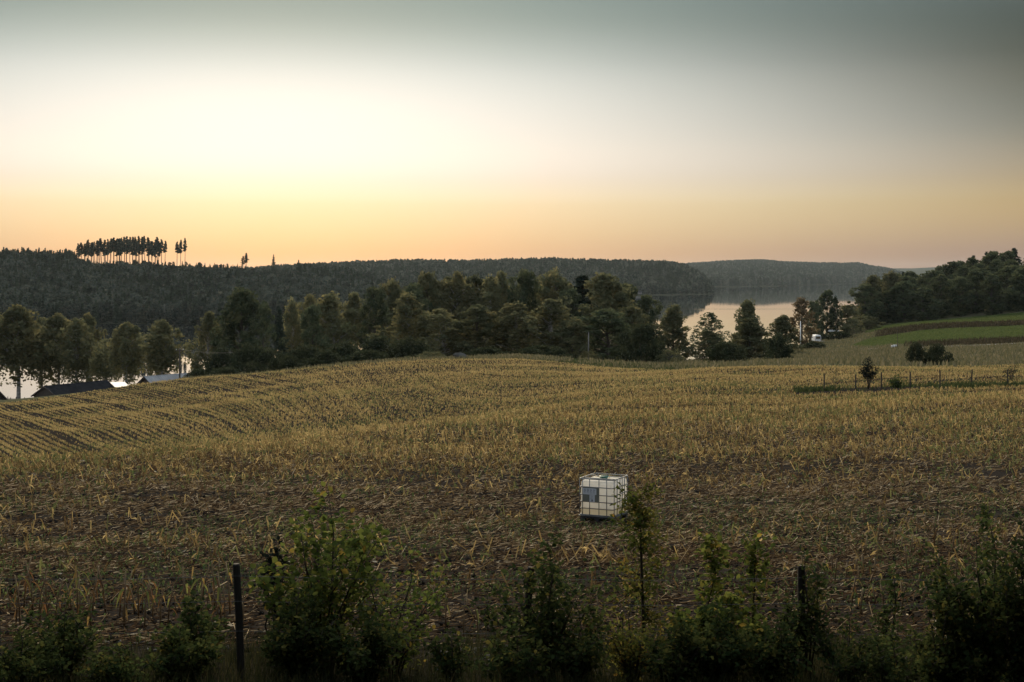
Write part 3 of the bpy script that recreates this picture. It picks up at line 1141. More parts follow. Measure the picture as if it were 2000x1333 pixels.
def far_forests():
    cols = far_templates()
    g = np.random.default_rng(31)

    def sample(n, u0, u1, y0, y1):
        # uniform over ground area between the bearings
        u = g.uniform(u0, u1, n)
        Y = np.sqrt(g.uniform(y0 * y0, y1 * y1, n))
        x = (u - 1000) / F * Y
        return u, Y, x
    # near ridge across the lake, at left
    u, Y, x = sample(15000, -150, 860, 880, 1480)
    r = RIDGES[0]
    z = height(x, Y)
    za = ridge_z(r, u, Y)
    ok = (z > .15) & (np.abs(z - za) < .01)
    clear = (Y > 1330) & (u > 165) & (u < 560)
    clear |= (u > 180) & (u < 520) & (Y > 1230 + 60 * np.sin(u * .03)) & (g.uniform(size=len(u)) < .75)
    ok &= ~(clear & (g.uniform(size=len(u)) < .95))
    u, Y, x, z = u[ok], Y[ok], x[ok], z[ok]
    con = g.uniform(size=len(u)) < np.where(Y > 1250, .8, .45) * np.where(u > 420, .6, 1)
    pick = np.where(con, g.integers(0, 3, len(u)), g.integers(3, 6, len(u)))
    rim = (Y > 1330) & (Y < 1430) & (u < 160)
    con |= rim
    pick = np.where(con, g.integers(0, 3, len(u)), pick)
    sc = g.uniform(.75, 1.35, len(u)) * np.where((u > 150) & (u < 575) & (Y > 1230), .38, np.where(Y > 1320, .55 + .6 * g.uniform(size=len(u)) ** 3, 1.1))
    tag(forest('far_forest', np.stack([x, Y, z - .2], 1), sc, pick, cols['near']), 'dark mixed forest covering the near ridge across the lake', kind='stuff')
    # second ridge
    u, Y, x = sample(26000, 480, 1425, 1400, 3250)
    z = height(x, Y)
    ok = (z > .8) & (np.abs(z - ridge_z(RIDGES[1], u, Y)) < .01)
    u, Y, x, z = u[ok], Y[ok], x[ok], z[ok]
    con = g.uniform(size=len(u)) < .6
    pick = np.where(con, g.integers(0, 3, len(u)), g.integers(3, 6, len(u)))
    sc = (.8 + .75 * g.uniform(size=len(u)) ** 2) * 1.15
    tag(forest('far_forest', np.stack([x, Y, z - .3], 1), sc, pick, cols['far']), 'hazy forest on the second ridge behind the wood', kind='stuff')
    # third ridge, far down the lake
    u, Y, x = sample(20000, 1280, 1800, 3900, 7900)
    z = height(x, Y)
    ok = (z > .8) & (np.abs(z - ridge_z(RIDGES[2], u, Y)) < .01)
    u, Y, x, z = u[ok], Y[ok], x[ok], z[ok]
    pick = g.integers(0, 6, len(u))
    sc = g.uniform(1.0, 1.8, len(u)) * 1.5
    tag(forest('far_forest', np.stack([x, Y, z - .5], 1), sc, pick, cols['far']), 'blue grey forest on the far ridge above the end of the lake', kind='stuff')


far_forests()

# ------------------------------------------------------------------ buildings and poles
M_darkroof = mat_noise('dark_roof_felt', (.012, .013, .015), (.028, .029, .032), 1.2, .95, .01)
M_metalroof = mat_noise('weathered_sheet_roof', (.20, .21, .22), (.36, .37, .38), .5, .5, .0, metallic=.3)
M_palesheet = mat_noise('pale_sheet_roof', (.42, .42, .41), (.55, .55, .53), .8, .5)
M_darkwood = mat_noise('dark_boards', (.03, .024, .02), (.06, .045, .035), 2, .85, .01, stretch=(1, 1, .2))
M_greywood = mat_noise('grey_wood', (.10, .095, .09), (.2, .19, .175), 2, .85, .01, stretch=(1, 1, .15))
M_postwood = mat_noise('old_post_wood', (.014, .012, .010), (.035, .03, .025), 6, .9, .01, stretch=(1, 1, .12))
M_white = mat_noise('white_paint', (.72, .72, .70), (.82, .82, .80), 1.0, .45)
M_glass = mat_noise('window_glass', (.10, .075, .05), (.16, .12, .08), 1.0, .08)
M_wire = mat_noise('fence_wire', (.10, .095, .09), (.2, .18, .16), 8, .6, 0, metallic=.6)
M_brick = mat_noise('red_brick', (.22, .07, .045), (.32, .11, .07), 4, .9, .01)
M_stone = mat_noise('field_stone', (.07, .068, .065), (.16, .155, .148), 3, .9, .02)


def gable_house(name, p0, p1, half, eave_drop, wall_h, label, cat, roofm, wallm, over=.35, ribs=0, chimney=None):
    """ridge from p0 to p1 (world points), roof slopes 'half' wide, eaves 'eave_drop' below the ridge"""
    p0, p1 = Vector(p0), Vector(p1)
    d = (p1 - p0)
    L_ = d.xy.length
    rz = math.atan2(d.y, d.x)
    mid = (p0 + p1) / 2
    base = min(p0.z, p1.z) - eave_drop - wall_h
    o = empty(name, (mid.x, mid.y, base), rz)
    tag(o, label, cat)
    h1 = wall_h + eave_drop
    a = L_ / 2
    mb = MB()
    w = half - over
    hw = wall_h + eave_drop * over / half
    vs = []
    for x in (-a + over, a - over):
        vs += [(x, -w, -1.0), (x, w, -1.0), (x, w, hw - .06), (x, 0, h1 - .1), (x, -w, hw - .06)]
    mb.add(vs, [(0, 1, 2, 3, 4), (9, 8, 7, 6, 5), (0, 4, 9, 5), (2, 1, 6, 7)])
    obj('wall', mb.mesh('wall'), o, wallm)
    for s in (-1, 1):
        rb = MB()
        t = .12
        n = Vector((0, s * eave_drop, half)).normalized()
        tr, te = Vector((0, 0, h1)), Vector((0, s * half, wall_h))
        vs = []
        for x in (-a, a):
            X = Vector((x, 0, 0))
            vs += [X + tr + n * .0, X + te + n * .0, X + te + n * t, X + tr + n * t]
        rb.add(vs, [(0, 1, 2, 3), (7, 6, 5, 4), (0, 4, 5, 1), (3, 2, 6, 7), (1, 5, 6, 2), (0, 3, 7, 4)])
        k = int(L_ / ribs) if ribs else 0
        for i in range(k):
            x = -a + (i + .5) * L_ / k
            c0, c1 = tr + n * (t + .01), te + n * (t + .01)
            b = .04
            rb.add([Vector((x - b, 0, 0)) + c0, Vector((x + b, 0, 0)) + c0, Vector((x + b, 0, 0)) + c1, Vector((x - b, 0, 0)) + c1,
                    Vector((x - b, 0, 0)) + c0 + n * .05, Vector((x + b, 0, 0)) + c0 + n * .05, Vector((x + b, 0, 0)) + c1 + n * .05, Vector((x - b, 0, 0)) + c1 + n * .05],
                   [(4, 5, 6, 7), (0, 4, 7, 3), (1, 2, 6, 5), (3, 7, 6, 2), (0, 1, 5, 4)])
        obj('roof', rb.mesh('roof'), o, roofm)
        # verge boards
        vb = MB()
        for x in (-a - .03, a + .03):
            c0, c1 = tr + n * (t + .02), te + n * (t + .02)
            X = Vector((x, 0, 0))
            e = Vector((.03, 0, 0))
            vb.add([X - e + c0, X + e + c0, X + e + c1, X - e + c1, X - e + c0 - n * .22, X + e + c0 - n * .22, X + e + c1 - n * .22, X - e + c1 - n * .22],
                   [(0, 1, 2, 3), (7, 6, 5, 4), (0, 3, 7, 4), (1, 5, 6, 2), (3, 2, 6, 7), (0, 4, 5, 1)])
        obj('verge_board', vb.mesh('verge_board'), o, wallm)
    rc = MB()
    rc.tube([(-a, 0, h1 + .13), (a, 0, h1 + .13)], .09, 6)
    obj('ridge_cap', rc.mesh('ridge_cap'), o, roofm)
    if chimney:
        cb = MB()
        cb.box((chimney, .3, h1 + .2), (.5, .5, 1.2))
        cb.box((chimney, .3, h1 + .84), (.6, .6, .1))
        obj('chimney', cb.mesh('chimney'), o, M_brick)
    return o


def pt(px, y, Y):
    return Vector(((px - 1000) / F * Y, Y, ZC - (y - HZ) / F * Y))


gable_house('boat_house', pt(86, 756, 262), pt(209, 744.5, 277), 3.2, 1.9, 2.6, 'long dark roofed boat house below the birches at the left', 'house', M_darkroof, M_darkwood)
gable_house('grey_shed', pt(281, 737, 285), pt(366, 730.5, 295), 2.1, 1.55, 2.4, 'shed with grey sheet metal roof left of the utility pole', 'shed', M_metalroof, M_darkwood, ribs=.6)
gable_house('dark_cabin', pt(-60, 757, 250), pt(-1, 766, 244), 2.6, 2.6, 2.3, 'dark cabin cut by the left edge of the picture', 'cabin', M_darkroof, M_darkwood)
gable_house('small_cottage', pt(1297, 692, 246), pt(1321, 691, 250), 1.6, 1.2, 2.2, 'small cottage with a red brick chimney behind the pale round bush', 'house', M_darkroof, M_darkwood, chimney=-.1)
gable_house('far_boat_house', pt(1240, 567, 2235), pt(1252, 568, 2240), 4.0, 2.4, 2.4, 'grey lakeside house far across the water right of the wood', 'house', M_darkroof, M_greywood)


def lean_to():
    Y = 276
    o = empty('lean_to_shed', pt(236, 770, Y), R(40))
    tag(o, 'low lean-to with pale sheet roof at the right end of the boat house', 'shed')
    k = Y / F
    mb = MB()
    mb.box((0, 0, -.4), (2.6, 2.4, 2.8))
    obj('wall', mb.mesh('wall'), o, M_darkwood)
    top = ZC - (748 - HZ) / F * Y - o.location.z
    rb = MB()
    a = [(-1.6, 1.5, top), (1.5, 1.5, top - .1), (1.6, -1.7, top - 1.25), (-1.5, -1.7, top - 1.15)]
    rb.add([Vector(v) for v in a] + [Vector(v) + Vector((0, 0, .1)) for v in a], [(0, 1, 2, 3), (7, 6, 5, 4), (0, 4, 5, 1), (1, 5, 6, 2), (2, 6, 7, 3), (3, 7, 4, 0)])
    obj('roof', rb.mesh('roof'), o, M_palesheet)


lean_to()


def jetty():
    o = empty('jetty', pt(26, 781, 318), R(-28))
    tag(o, 'weathered plank jetty on the water at the far left', 'jetty')
    for i in range(9):
        mb = MB()
        mb.box(((i - 4) * .62, 0, .1 + .01 * (i % 3)), (.56, 1.8, .07))
        obj('plank', mb.mesh('plank'), o, M_greywood)
    for x in (-2.6, 0, 2.6):
        for y in (-.8, .8):
            mb = MB()
            mb.tube([(x, y, -3.2), (x, y, .55)], .09, 6)
            obj('pile', mb.mesh('pile'), o, M_darkwood)
    for y in (-.7, .7):
        mb = MB()
        mb.box((0, y, -.05), (5.8, .12, .18))
        obj('beam', mb.mesh('beam'), o, M_darkwood)


jetty()


def board_fence():
    a, b = pt(46, 779, 255), pt(84, 776, 258)
    o = empty('board_fence', (a + b) / 2, math.atan2((b - a).y, (b - a).x))
    tag(o, 'low dark board fence between the jetty and the boat house', 'fence')
    L_ = (b - a).length
    for i in range(14):
        mb = MB()
        mb.box(((i - 6.5) * L_ / 14, 0, -.6), (L_ / 14 - .03, .03, 1.2 + .04 * (i % 3)))
        obj('board', mb.mesh('board'), o, M_darkwood)
    mb = MB()
    mb.box((0, .05, -.3), (L_, .05, .1))
    obj('rail', mb.mesh('rail'), o, M_darkwood)


board_fence()


def poles():
    p = at(351, 234)
    o = empty('utility_pole', p, R(15))
    tag(o, 'dark wooden utility pole standing by the grey metal roof', 'pole')
    top = ZC - (682 - HZ) / F * 234 - p.z
    mb = MB()
    mb.tube([(0, 0, -.5), (0, 0, top)], [.13, .10], 8)
    obj('pole', mb.mesh('pole', True), o, M_darkwood)
    mb = MB()
    mb.box((0, 0, top - .25), (1.3, .1, .12))
    obj('crossarm', mb.mesh('crossarm'), o, M_darkwood)
    for x in (-.55, 0, .55):
        mb = MB()
        mb.tube([(x, 0, top - .18), (x, 0, top - .1), (x, 0, top + .02)], [.03, .06, .03], 6)
        obj('insulator', mb.mesh('insulator', True), o, M_white)
    w0 = Vector((p.x, p.y, p.z + top))
    w1 = pt(520, 676, 282)
    pts = [w0.lerp(w1, t) - Vector((0, 0, 1.0 * 4 * t * (1 - t))) for t in np.linspace(0, 1, 14)]
    mb = MB()
    mb.tube(pts, .022, 4)
    wo = obj('power_line', mb.mesh('power_line'), None, M_wire)
    tag(wo, 'thin power line running from the utility pole into the trees', 'cable')
    p = at(1149, 232)
    o = empty('wooden_pole', p)
    tag(o, 'thin pale pole standing at the gap in the wood', 'pole')
    top = ZC - (650 - HZ) / F * 232 - p.z
    mb = MB()
    mb.tube([(0, 0, -.5), (.05, 0, top)], [.10, .08], 8)
    obj('pole', mb.mesh('pole', True), o, M_greywood)
    mb = MB()
    mb.tube([(.05, 0, top), (.05, 0, top + .12)], [.09, .05], 8)
    obj('cap', mb.mesh('cap', True), o, M_greywood)
    # mast across the water
    p = at(321, 905)
    o = empty('shore_mast', p)
    tag(o, 'thin pale mast on the far shore above the two yellowish birches', 'mast')
    top = ZC - (594 - HZ) / F * 905 - p.z
    mb = MB()
    mb.tube([(0, 0, -.5), (0, 0, top)], [.16, .11], 8)
    obj('pole', mb.mesh('pole', True), o, M_greywood)
    mb = MB()
    mb.box((0, 0, top - 1.2), (2.0, .12, .12))
    obj('crossarm', mb.mesh('crossarm'), o, M_greywood)
    # flagpole
    p = at(1563.5, 402)
    o = empty('flagpole', p)
    tag(o, 'tall white flagpole without a flag before the reddish birch', 'flagpole')
    top = ZC - (629 - HZ) / F * 402 - p.z
    mb = MB()
    mb.tube([(0, 0, .0), (0, 0, top)], [.13, .09], 10)
    obj('pole', mb.mesh('pole', True), o, M_white)
    mb = MB()
    mb.tube([(0, 0, top), (0, 0, top + .08), (0, 0, top + .2)], [.05, .13, .03], 8)
    obj('finial', mb.mesh('finial', True), o, M_white)
    mb = MB()
    mb.box((0, 0, .15), (.5, .5, .7))
    obj('footing', mb.mesh('footing'), o, M_stone)
    # thin pole on the rough bank
    p = at(1753, 368)
    o = empty('marker_pole', p)
    tag(o, 'thin dark pole on the rough bank left of the two round bushes', 'pole')
    mb = MB()
    mb.tube([(0, 0, -.3), (0, 0, 5.6)], [.08, .06], 6)
    obj('pole', mb.mesh('pole'), o, M_darkwood)
    mb = MB()
    mb.box((0, 0, 5.3), (.5, .06, .06))
    obj('crossarm', mb.mesh('crossarm'), o, M_darkwood)


poles()


def caravan():
    Y = 462
    p = at(1598, Y)
    o = empty('caravan', p, R(2))
    tag(o, 'white caravan parked under the trees right of the flagpole', 'caravan')
    s = 1.0
    # rounded body seen from its end
    prof_ = [(-1.0, .45), (-1.02, .9), (-1.0, 1.7), (-.93, 2.1), (-.8, 2.3), (0, 2.38), (.8, 2.3), (.93, 2.1), (1.0, 1.7), (1.02, .9), (1.0, .45)]
    n = len(prof_)
    mb = MB()
    vs = []
    for y, k in ((-.05, .94), (.1, 1), (4.6, 1), (4.8, .94)):
        vs += [(x * k, y, .45 + (z - .45) * (k if k < 1 else 1)) for x, z in prof_]
    fs = [tuple(range(n))[::-1], tuple(range(3 * n, 4 * n))]
    for i in range(3):
        for k in range(n - 1):
            fs.append((i * n + k, (i + 1) * n + k, (i + 1) * n + k + 1, i * n + k + 1)[::-1])
        fs.append((i * n + n - 1, (i + 1) * n + n - 1, (i + 1) * n, i * n)[::-1])
    mb.add(vs, fs)
    obj('body', mb.mesh('body'), o, M_white)
    wb = MB()
    wb.box((0, -.08, 1.52), (1.35, .05, .55))
    w = obj('window', wb.mesh('window'), o, M_glass)
    fb = MB()
    for c, d in (((0, -.10, 1.82), (1.5, .06, .07)), ((0, -.10, 1.22), (1.5, .06, .07)), ((-.71, -.10, 1.52), (.07, .06, .53)), ((.71, -.10, 1.52), (.07, .06, .53))):
        fb.box(c, d)
    obj('frame', fb.mesh('frame'), w, M_darkroof)
    for z, nm in ((1.06, 'trim_strip'), (2.0, 'trim_strip')):
        sb = MB()
        sb.box((0, -.06, z), (1.86, .04, .06))
        obj(nm, sb.mesh(nm), o, M_darkroof)
    for x in (-.85, .85):
        wh = MB()
        wh.tube([(x - .1, 2.6, .32), (x + .1, 2.6, .32)], .32, 14)
        obj('wheel', wh.mesh('wheel'), o, M_darkroof)
        lb = MB()
        lb.box((x, -.07, .75), (.16, .06, .2))
        obj('tail_light', lb.mesh('tail_light'), o, M_brick)
    bb = MB()
    bb.box((0, .02, .5), (1.95, .12, .14))
    obj('bumper', bb.mesh('bumper'), o, M_greywood)
    # boards lying either side
    for px, lb, w_ in ((1588, 'pale boards stacked left of the caravan', 1.7), (1605, 'white boards lying right of the caravan', 2.0)):
        q = at(px, 458)
        e = empty('board_stack', q, R(4))
        tag(e, lb, 'boards')
        for i in range(2):
            m_ = MB()
            m_.box((0, .1 * i, .18 + .1 * i), (w_, .4, .06))
            obj('board', m_.mesh('board'), e, M_palesheet)
        for x in (-.6, .6):
            m_ = MB()
            m_.box((x, .1, .1), (.1, .5, .17))
            obj('bearer', m_.mesh('bearer'), e, M_darkwood)


caravan()


def boat():
    o = empty('rowing_boat', at(1628, 500) + Vector((0, 0, .1)), R(10))
    o.location.z = max(o.location.z, ZC - (648 - HZ) / F * 500)
    tag(o, 'small white upturned boat under the trees right of the caravan', 'boat')
    mb = MB()
    n = 9
    vs, fs = [], []
    for i in range(n):
        t = i / (n - 1)
        w = .65 * math.sin(math.pi * (.08 + .84 * t)) ** .6
        h = .55 - .15 * math.sin(math.pi * t)
        vs += [(-2 + 4 * t, -w, 0), (-2 + 4 * t, -w * .7, h * .8), (-2 + 4 * t, 0, h), (-2 + 4 * t, w * .7, h * .8), (-2 + 4 * t, w, 0)]
    for i in range(n - 1):
        for k in range(4):
            fs.append((i * 5 + k, i * 5 + k + 1, i * 5 + 6 + k, i * 5 + 5 + k)[::-1])
    fs += [(0, 1, 2, 3, 4), tuple(n * 5 - 5 + k for k in (4, 3, 2, 1, 0))]
    mb.add(vs, fs)
    obj('hull', mb.mesh('hull'), o, M_palesheet)
    kb = MB()
    kb.box((0, 0, .5), (3.2, .06, .18))
    obj('keel', kb.mesh('keel'), o, M_white)


boat()


def right_meadow_things():
    # white wrapped bales by the road
    g = np.random.default_rng(5)
    for i, px in enumerate((1744, 1748)):
        p = at(px, 369 + 2 * i)
        o = empty('silage_bale', p, R(20 * i))
        tag(o, ('left' if i == 0 else 'right') + ' of two small white wrapped bales below the green slope', 'bale', 'white bales by the road')
        mb = MB()
        mb.tube([(-.42, 0, .36), (-.38, 0, .36), (.38, 0, .36), (.42, 0, .36)], [.3, .36, .36, .3], 12)
        obj('wrap', mb.mesh('wrap', True), o, M_palesheet)
        tb = MB()
        tb.tube([(-.08, 0, .36), (.08, 0, .36)], .366, 12, False)
        obj('band', tb.mesh('band'), o, M_greywood)
    # gravel track along the foot of the bank
    V, Fq = [], []
    us = np.concatenate([np.linspace(1668, 1716, 10), np.linspace(1788, 2300, 60)])
    for u in us:
        for Y in (361.0, 365.5):
            p = at(u, Y)
            V.append((p.x, p.y, p.z + .12))
    n = len(us)
    Fq = [(2 * i, 2 * i + 2, 2 * i + 3, 2 * i + 1) for i in range(n - 1) if i != 9]
    m = mat_noise('gravel', (.30, .28, .26), (.42, .40, .37), 2, .95, .02)
    tag(obj('gravel_road', mesh_np('gravel_road', V, [Fq]), None, m), kind='structure')


right_meadow_things()


def rock_mesh(name, r, g, sq=(1, .8, .6), sub=2):
    import bmesh
    bm = bmesh.new()
    bmesh.ops.create_icosphere(bm, subdivisions=sub, radius=r)
    k = [Vector(g.normal(size=3)).normalized() for _ in range(7)]
    off = [g.uniform(.55, .95) for _ in range(7)]
    for v in bm.verts:
        c = v.co / r
        for kk, oo in zip(k, off):
            d = c.dot(kk)
            if d > oo:
                c -= kk * (d - oo) * .85
        c *= 1 + .04 * math.sin(9 * c.x + 5 * c.y)
        v.co = Vector((c.x * sq[0], c.y * sq[1], c.z * sq[2])) * r
    me = bpy.data.meshes.new(name)
    bm.to_mesh(me)
    bm.free()
    me.polygons.foreach_set('use_smooth', np.zeros(len(me.polygons), dtype=bool))
    return me


def boulders():
    g = np.random.default_rng(3)
    m = mat_noise('wood_edge_rock', (.05, .05, .045), (.12, .118, .105), 1.5, .95, .05)
    for px, Y, r, lb in ((897, 213, .75, 'large grey boulder at the far field edge under the wood'), (906, 212, .45, 'smaller grey boulder right of the large one under the wood')):
        p = at(px, Y)
        o = obj('boulder', rock_mesh('boulder', r, g, (1.5, .8, .8), 3), None, m)
        o.location = p + Vector((0, 0, r * .45))
        tag(o, lb, 'boulder')


boulders()


# ------------------------------------------------------------------ the liquid tank
def tank():
    phi, a = math.atan2(198.5, F), R(21.5)
    Yc = 38.4
    corner = at(1198.5, Yc)
    ray = Vector((math.sin(phi), math.cos(phi), 0))
    lp = Vector((-math.cos(phi), math.sin(phi), 0))
    eL = (lp * math.cos(a) + ray * math.sin(a)).normalized()
    eR = Vector((0, 0, 1)).cross(eL)
    if eR.dot(ray) < 0:
        eR = -eR
    W, D, H = 1.0, 1.10, 1.0
    # local frame: x runs from the far left corner to the near corner, y inwards
    rz = math.atan2(-eL.y, -eL.x)
    c = corner + eL * W / 2 + eR * D / 2
    base = min(gz(c.x + i * .5, c.y + j * .5) for i in (-1, 1) for j in (-1, 1))
    base = ZC - (1023 - HZ) / F * Yc
    o = empty('liquid_tank', (c.x, c.y, base), rz)
    tag(o, 'white plastic liquid tank in a steel cage standing in the field', 'tank')
    pl = mat_noise('milky_plastic', (.94, .915, .85), (.96, .945, .90), 1.2, .45)
    nt = pl.node_tree
    pb = nt.nodes['Principled BSDF']
    tc = nt.nodes.new('ShaderNodeTexCoord')
    sp = nt.nodes.new('ShaderNodeSeparateXYZ')
    nt.links.new(tc.outputs['Object'], sp.inputs[0])
    lv = nt.nodes.new('ShaderNodeMapRange')                 # residue left by the liquid below its old level
    lv.inputs['From Min'].default_value = .34
    lv.inputs['From Max'].default_value = .40
    nt.links.new(sp.outputs['Z'], lv.inputs['Value'])
    lm_ = nt.nodes.new('ShaderNodeMix')
    lm_.data_type = 'RGBA'
    lm_.inputs[6].default_value = (.84, .77, .60, 1)
    nt.links.new(lv.outputs[0], lm_.inputs[0])
    nt.links.new(pb.inputs['Base Color'].links[0].from_socket, lm_.inputs[7])
    nt.links.new(lm_.outputs[2], pb.inputs['Base Color'])
    tr = nt.nodes.new('ShaderNodeBsdfTranslucent')
    nt.links.new(pb.inputs['Base Color'].links[0].from_socket, tr.inputs[0])
    mx = nt.nodes.new('ShaderNodeMixShader')
    mx.inputs[0].default_value = .72
    nt.links.new(pb.outputs[0], mx.inputs[1])
    nt.links.new(tr.outputs[0], mx.inputs[2])
    nt.links.new(mx.outputs[0], nt.nodes['Material Output'].inputs[0])
    steel = mat_noise('galvanised_steel', (.13, .14, .14), (.22, .23, .23), 10, .55, 0, metallic=.6)
    dark = mat_noise('black_plastic', (.02, .02, .022), (.035, .035, .035), 5, .6)
    green = mat_noise('green_plastic', (.02, .10, .075), (.03, .14, .10), 5, .5)
    plate_m = mat_noise('grey_sheet', (.12, .125, .10), (.15, .155, .125), 6, .5)
    label_m = mat_noise('label_paper', (.42, .44, .46), (.52, .54, .56), 7, .6)
    ink_m = mat_noise('label_ink', (.12, .13, .14), (.17, .18, .2), 5, .6)
    x0, y0, z0 = W / 2, D / 2, .17
    import bmesh
    # bottle: a rounded box with a moulded top
    bm = bmesh.new()
    bmesh.ops.create_cube(bm, size=1.0)
    bmesh.ops.scale(bm, vec=(W - .035, D - .035, H - .055), verts=bm.verts)
    bmesh.ops.translate(bm, vec=(0, 0, z0 + (H - .055) / 2), verts=bm.verts)
    bmesh.ops.bevel(bm, geom=list(bm.edges), offset=.085, segments=5, profile=.5, affect='EDGES')
    me = bpy.data.meshes.new('bottle')
    bm.to_mesh(me)
    bm.free()
    me.polygons.foreach_set('use_smooth', np.ones(len(me.polygons), dtype=bool))
    bottle = obj('bottle', me, o, pl)
    for yy in (-.26, .02, .30):
        mb = MB()
        mb.box((0, yy, z0 + H - .053), (W - .3, .07, .025))
        obj('moulded_rib', mb.mesh('moulded_rib'), bottle, pl)
    mb = MB()
    mb.tube([(.02, -.06, z0 + H - .06), (.02, -.06, z0 + H - .01)], .105, 20)
    mb.tube([(.02, -.06, z0 + H - .01), (.02, -.06, z0 + H + .02), (.02, -.06, z0 + H + .035)], [.13, .13, .10], 20)
    cap = obj('cap', mb.mesh('cap'), o, green)
    mb = MB()
    mb.box((.02, -.06, z0 + H + .042), (.2, .03, .02))
    obj('cap_grip', mb.mesh('cap_grip'), cap, green)

    def rounded(z, rr=.07, off=0.0):
        X, Yy = x0 + off, y0 + off
        pts = []
        for cx, cy_, a0 in ((X - rr, -Yy + rr, -90), (X - rr, Yy - rr, 0), (-X + rr, Yy - rr, 90), (-X + rr, -Yy + rr, 180)):
            for k in range(5):
                t = R(a0 + k * 22.5)
                pts.append((cx + rr * math.cos(t), cy_ + rr * math.sin(t), z))
        pts.append(pts[0])
        return pts
    for fz in (0.0, .18, .367, .56, .775, 1.0):
        mb = MB()
        mb.tube(rounded(z0 + .01 + fz * (H - .02)), .0125 if fz not in (0.0, 1.0) else .016, 6)
        obj('cage_hoop', mb.mesh('cage_hoop', True), o, steel)
    off = .004
    fx = (.094, .30, .575, .80)
    fy = (.03, .23, .42, .57, .73, .95)
    bars = [(-x0 + f * W, -y0 - off) for f in fx] + [(-x0 + f * W, y0 + off) for f in fx] + [(x0 + off, -y0 + f * D) for f in fy] + [(-x0 - off, -y0 + f * D) for f in fy]
    for x, y in bars:
        mb = MB()
        mb.tube([(x, y, z0), (x, y, z0 + H - .005)], .011, 6)
        obj('cage_bar', mb.mesh('cage_bar', True), o, steel)
    for yy in (-.3, .22):
        mb = MB()
        mb.tube([(-x0, yy, z0 + H - .012), (-.25, yy, z0 + H - .02), (.25, yy, z0 + H - .02), (x0, yy, z0 + H - .012)], .013, 6)
        obj('top_bar', mb.mesh('top_bar', True), o, steel)
    # identification plate with its T shaped label
    pw0, pw1, pz0, pz1 = -x0 + .10, -x0 + .585, z0 + .375, z0 + .77
    mb = MB()
    mb.box(((pw0 + pw1) / 2, -y0 - .022, (pz0 + pz1) / 2), (pw1 - pw0, .006, pz1 - pz0))
    plate = obj('plate', mb.mesh('plate'), o, plate_m)
    mb = MB()
    mb.box((pw0 + .21, -y0 - .0265, pz1 - .115), (.40, .003, .17))
    mb.box((pw0 + .285, -y0 - .0265, pz0 + .0945), (.155, .003, .189))
    obj('label', mb.mesh('label'), plate, label_m)
    mb = MB()
    yk = -y0 - .0287
    for i in range(4):                                     # the four unreadable marks of the top strip
        x = pw0 + .075 + i * .088
        mb.box((x, yk, pz1 - .06), (.045, .0015, .010))
        mb.box((x - .018, yk, pz1 - .095), (.010, .0015, .058))
        mb.box((x + .012, yk, pz1 - .09), (.020, .0015, .030))
        mb.box((x, yk, pz1 - .13), (.045, .0015, .010))
        mb.box((x, yk, pz1 - .16), (.06, .0015, .006))
    for i in range(5):
        mb.box((pw0 + .27 + .012 * (i % 2), yk, pz0 + .165 - i * .02), (.09 - .02 * (i % 3), .0015, .006))
    mb.box((pw0 + .285, yk, pz0 + .04), (.045, .0015, .055))
    obj('print', mb.mesh('print'), plate, ink_m)['kind'] = 'stuff'
    # pallet
    pal = []
    for x in (-.42, 0, .42):
        for y in (-.47, 0, .47):
            mb = MB()
            mb.box((x, y, .06), (.13, .13, .10))
            obj('pallet_block', mb.mesh('pallet_block'), o, dark)
    for y in (-.47, 0, .47):
        mb = MB()
        mb.box((0, y, .0), (W + .02, .12, .02))
        obj('pallet_runner', mb.mesh('pallet_runner'), o, dark)
    mb = MB()
    mb.box((0, 0, .125), (W, D, .04))
    obj('pallet_deck', mb.mesh('pallet_deck'), o, dark)
    mb = MB()
    mb.box((0, 0, .157), (W + .05, D + .05, .022))
    obj('base_tray', mb.mesh('base_tray'), o, steel)
    mb = MB()
    mb.tube([(x0 * .2 - .05, -y0 + .06, z0 + .06), (x0 * .2 - .05, -y0 - .02, z0 + .06)], .04, 12)
    # leaves blown on to the lid
    g = np.random.default_rng(8)
    lm = mat_leaf('yellow_leaf', [(.25, .17, .03), (.40, .28, .05)], .3, .1)
    for i in range(14):
        me_ = leaf_mesh(.07, g)
        l = obj('fallen_leaf', me_, None, lm)
        tag(l, 'yellow fallen leaf lying on the lid of the white tank', 'leaf', 'fallen leaves on the tank lid')
        q = Vector((g.uniform(-.4, .45), g.uniform(.05, .42), z0 + H - .04))
        l.location = Matrix.Translation(o.location) @ Matrix.Rotation(rz, 4, 'Z') @ q
        l.rotation_euler = (g.normal(0, .15), g.normal(0, .15), g.uniform(0, 6.28))


def leaf_mesh(L_, g, w=.7, lobes=0):
    """one leaf: a folded, pointed blade lying in its own xy plane"""
    h = L_ / 2
    f = .12 * L_
    ww = w * L_ / 2
    V = [(-h, 0, 0), (-h * .45, ww * .75, f * .8), (h * .1, ww, f), (h * .6, ww * .55, f * .5), (h, 0, -f * .4), (h * .6, -ww * .55, f * .5), (h * .1, -ww, f), (-h * .45, -ww * .75, f * .8), (0, 0, 0)]
    T = [(8, 0, 1), (8, 1, 2), (8, 2, 3), (8, 3, 4), (8, 4, 5), (8, 5, 6), (8, 6, 7), (8, 7, 0)]
    t = np.full(len(V), float(np.clip(g.normal(.5, .25), 0, 1)))
    return mesh_np('leaf', V, [T], t)


tank()


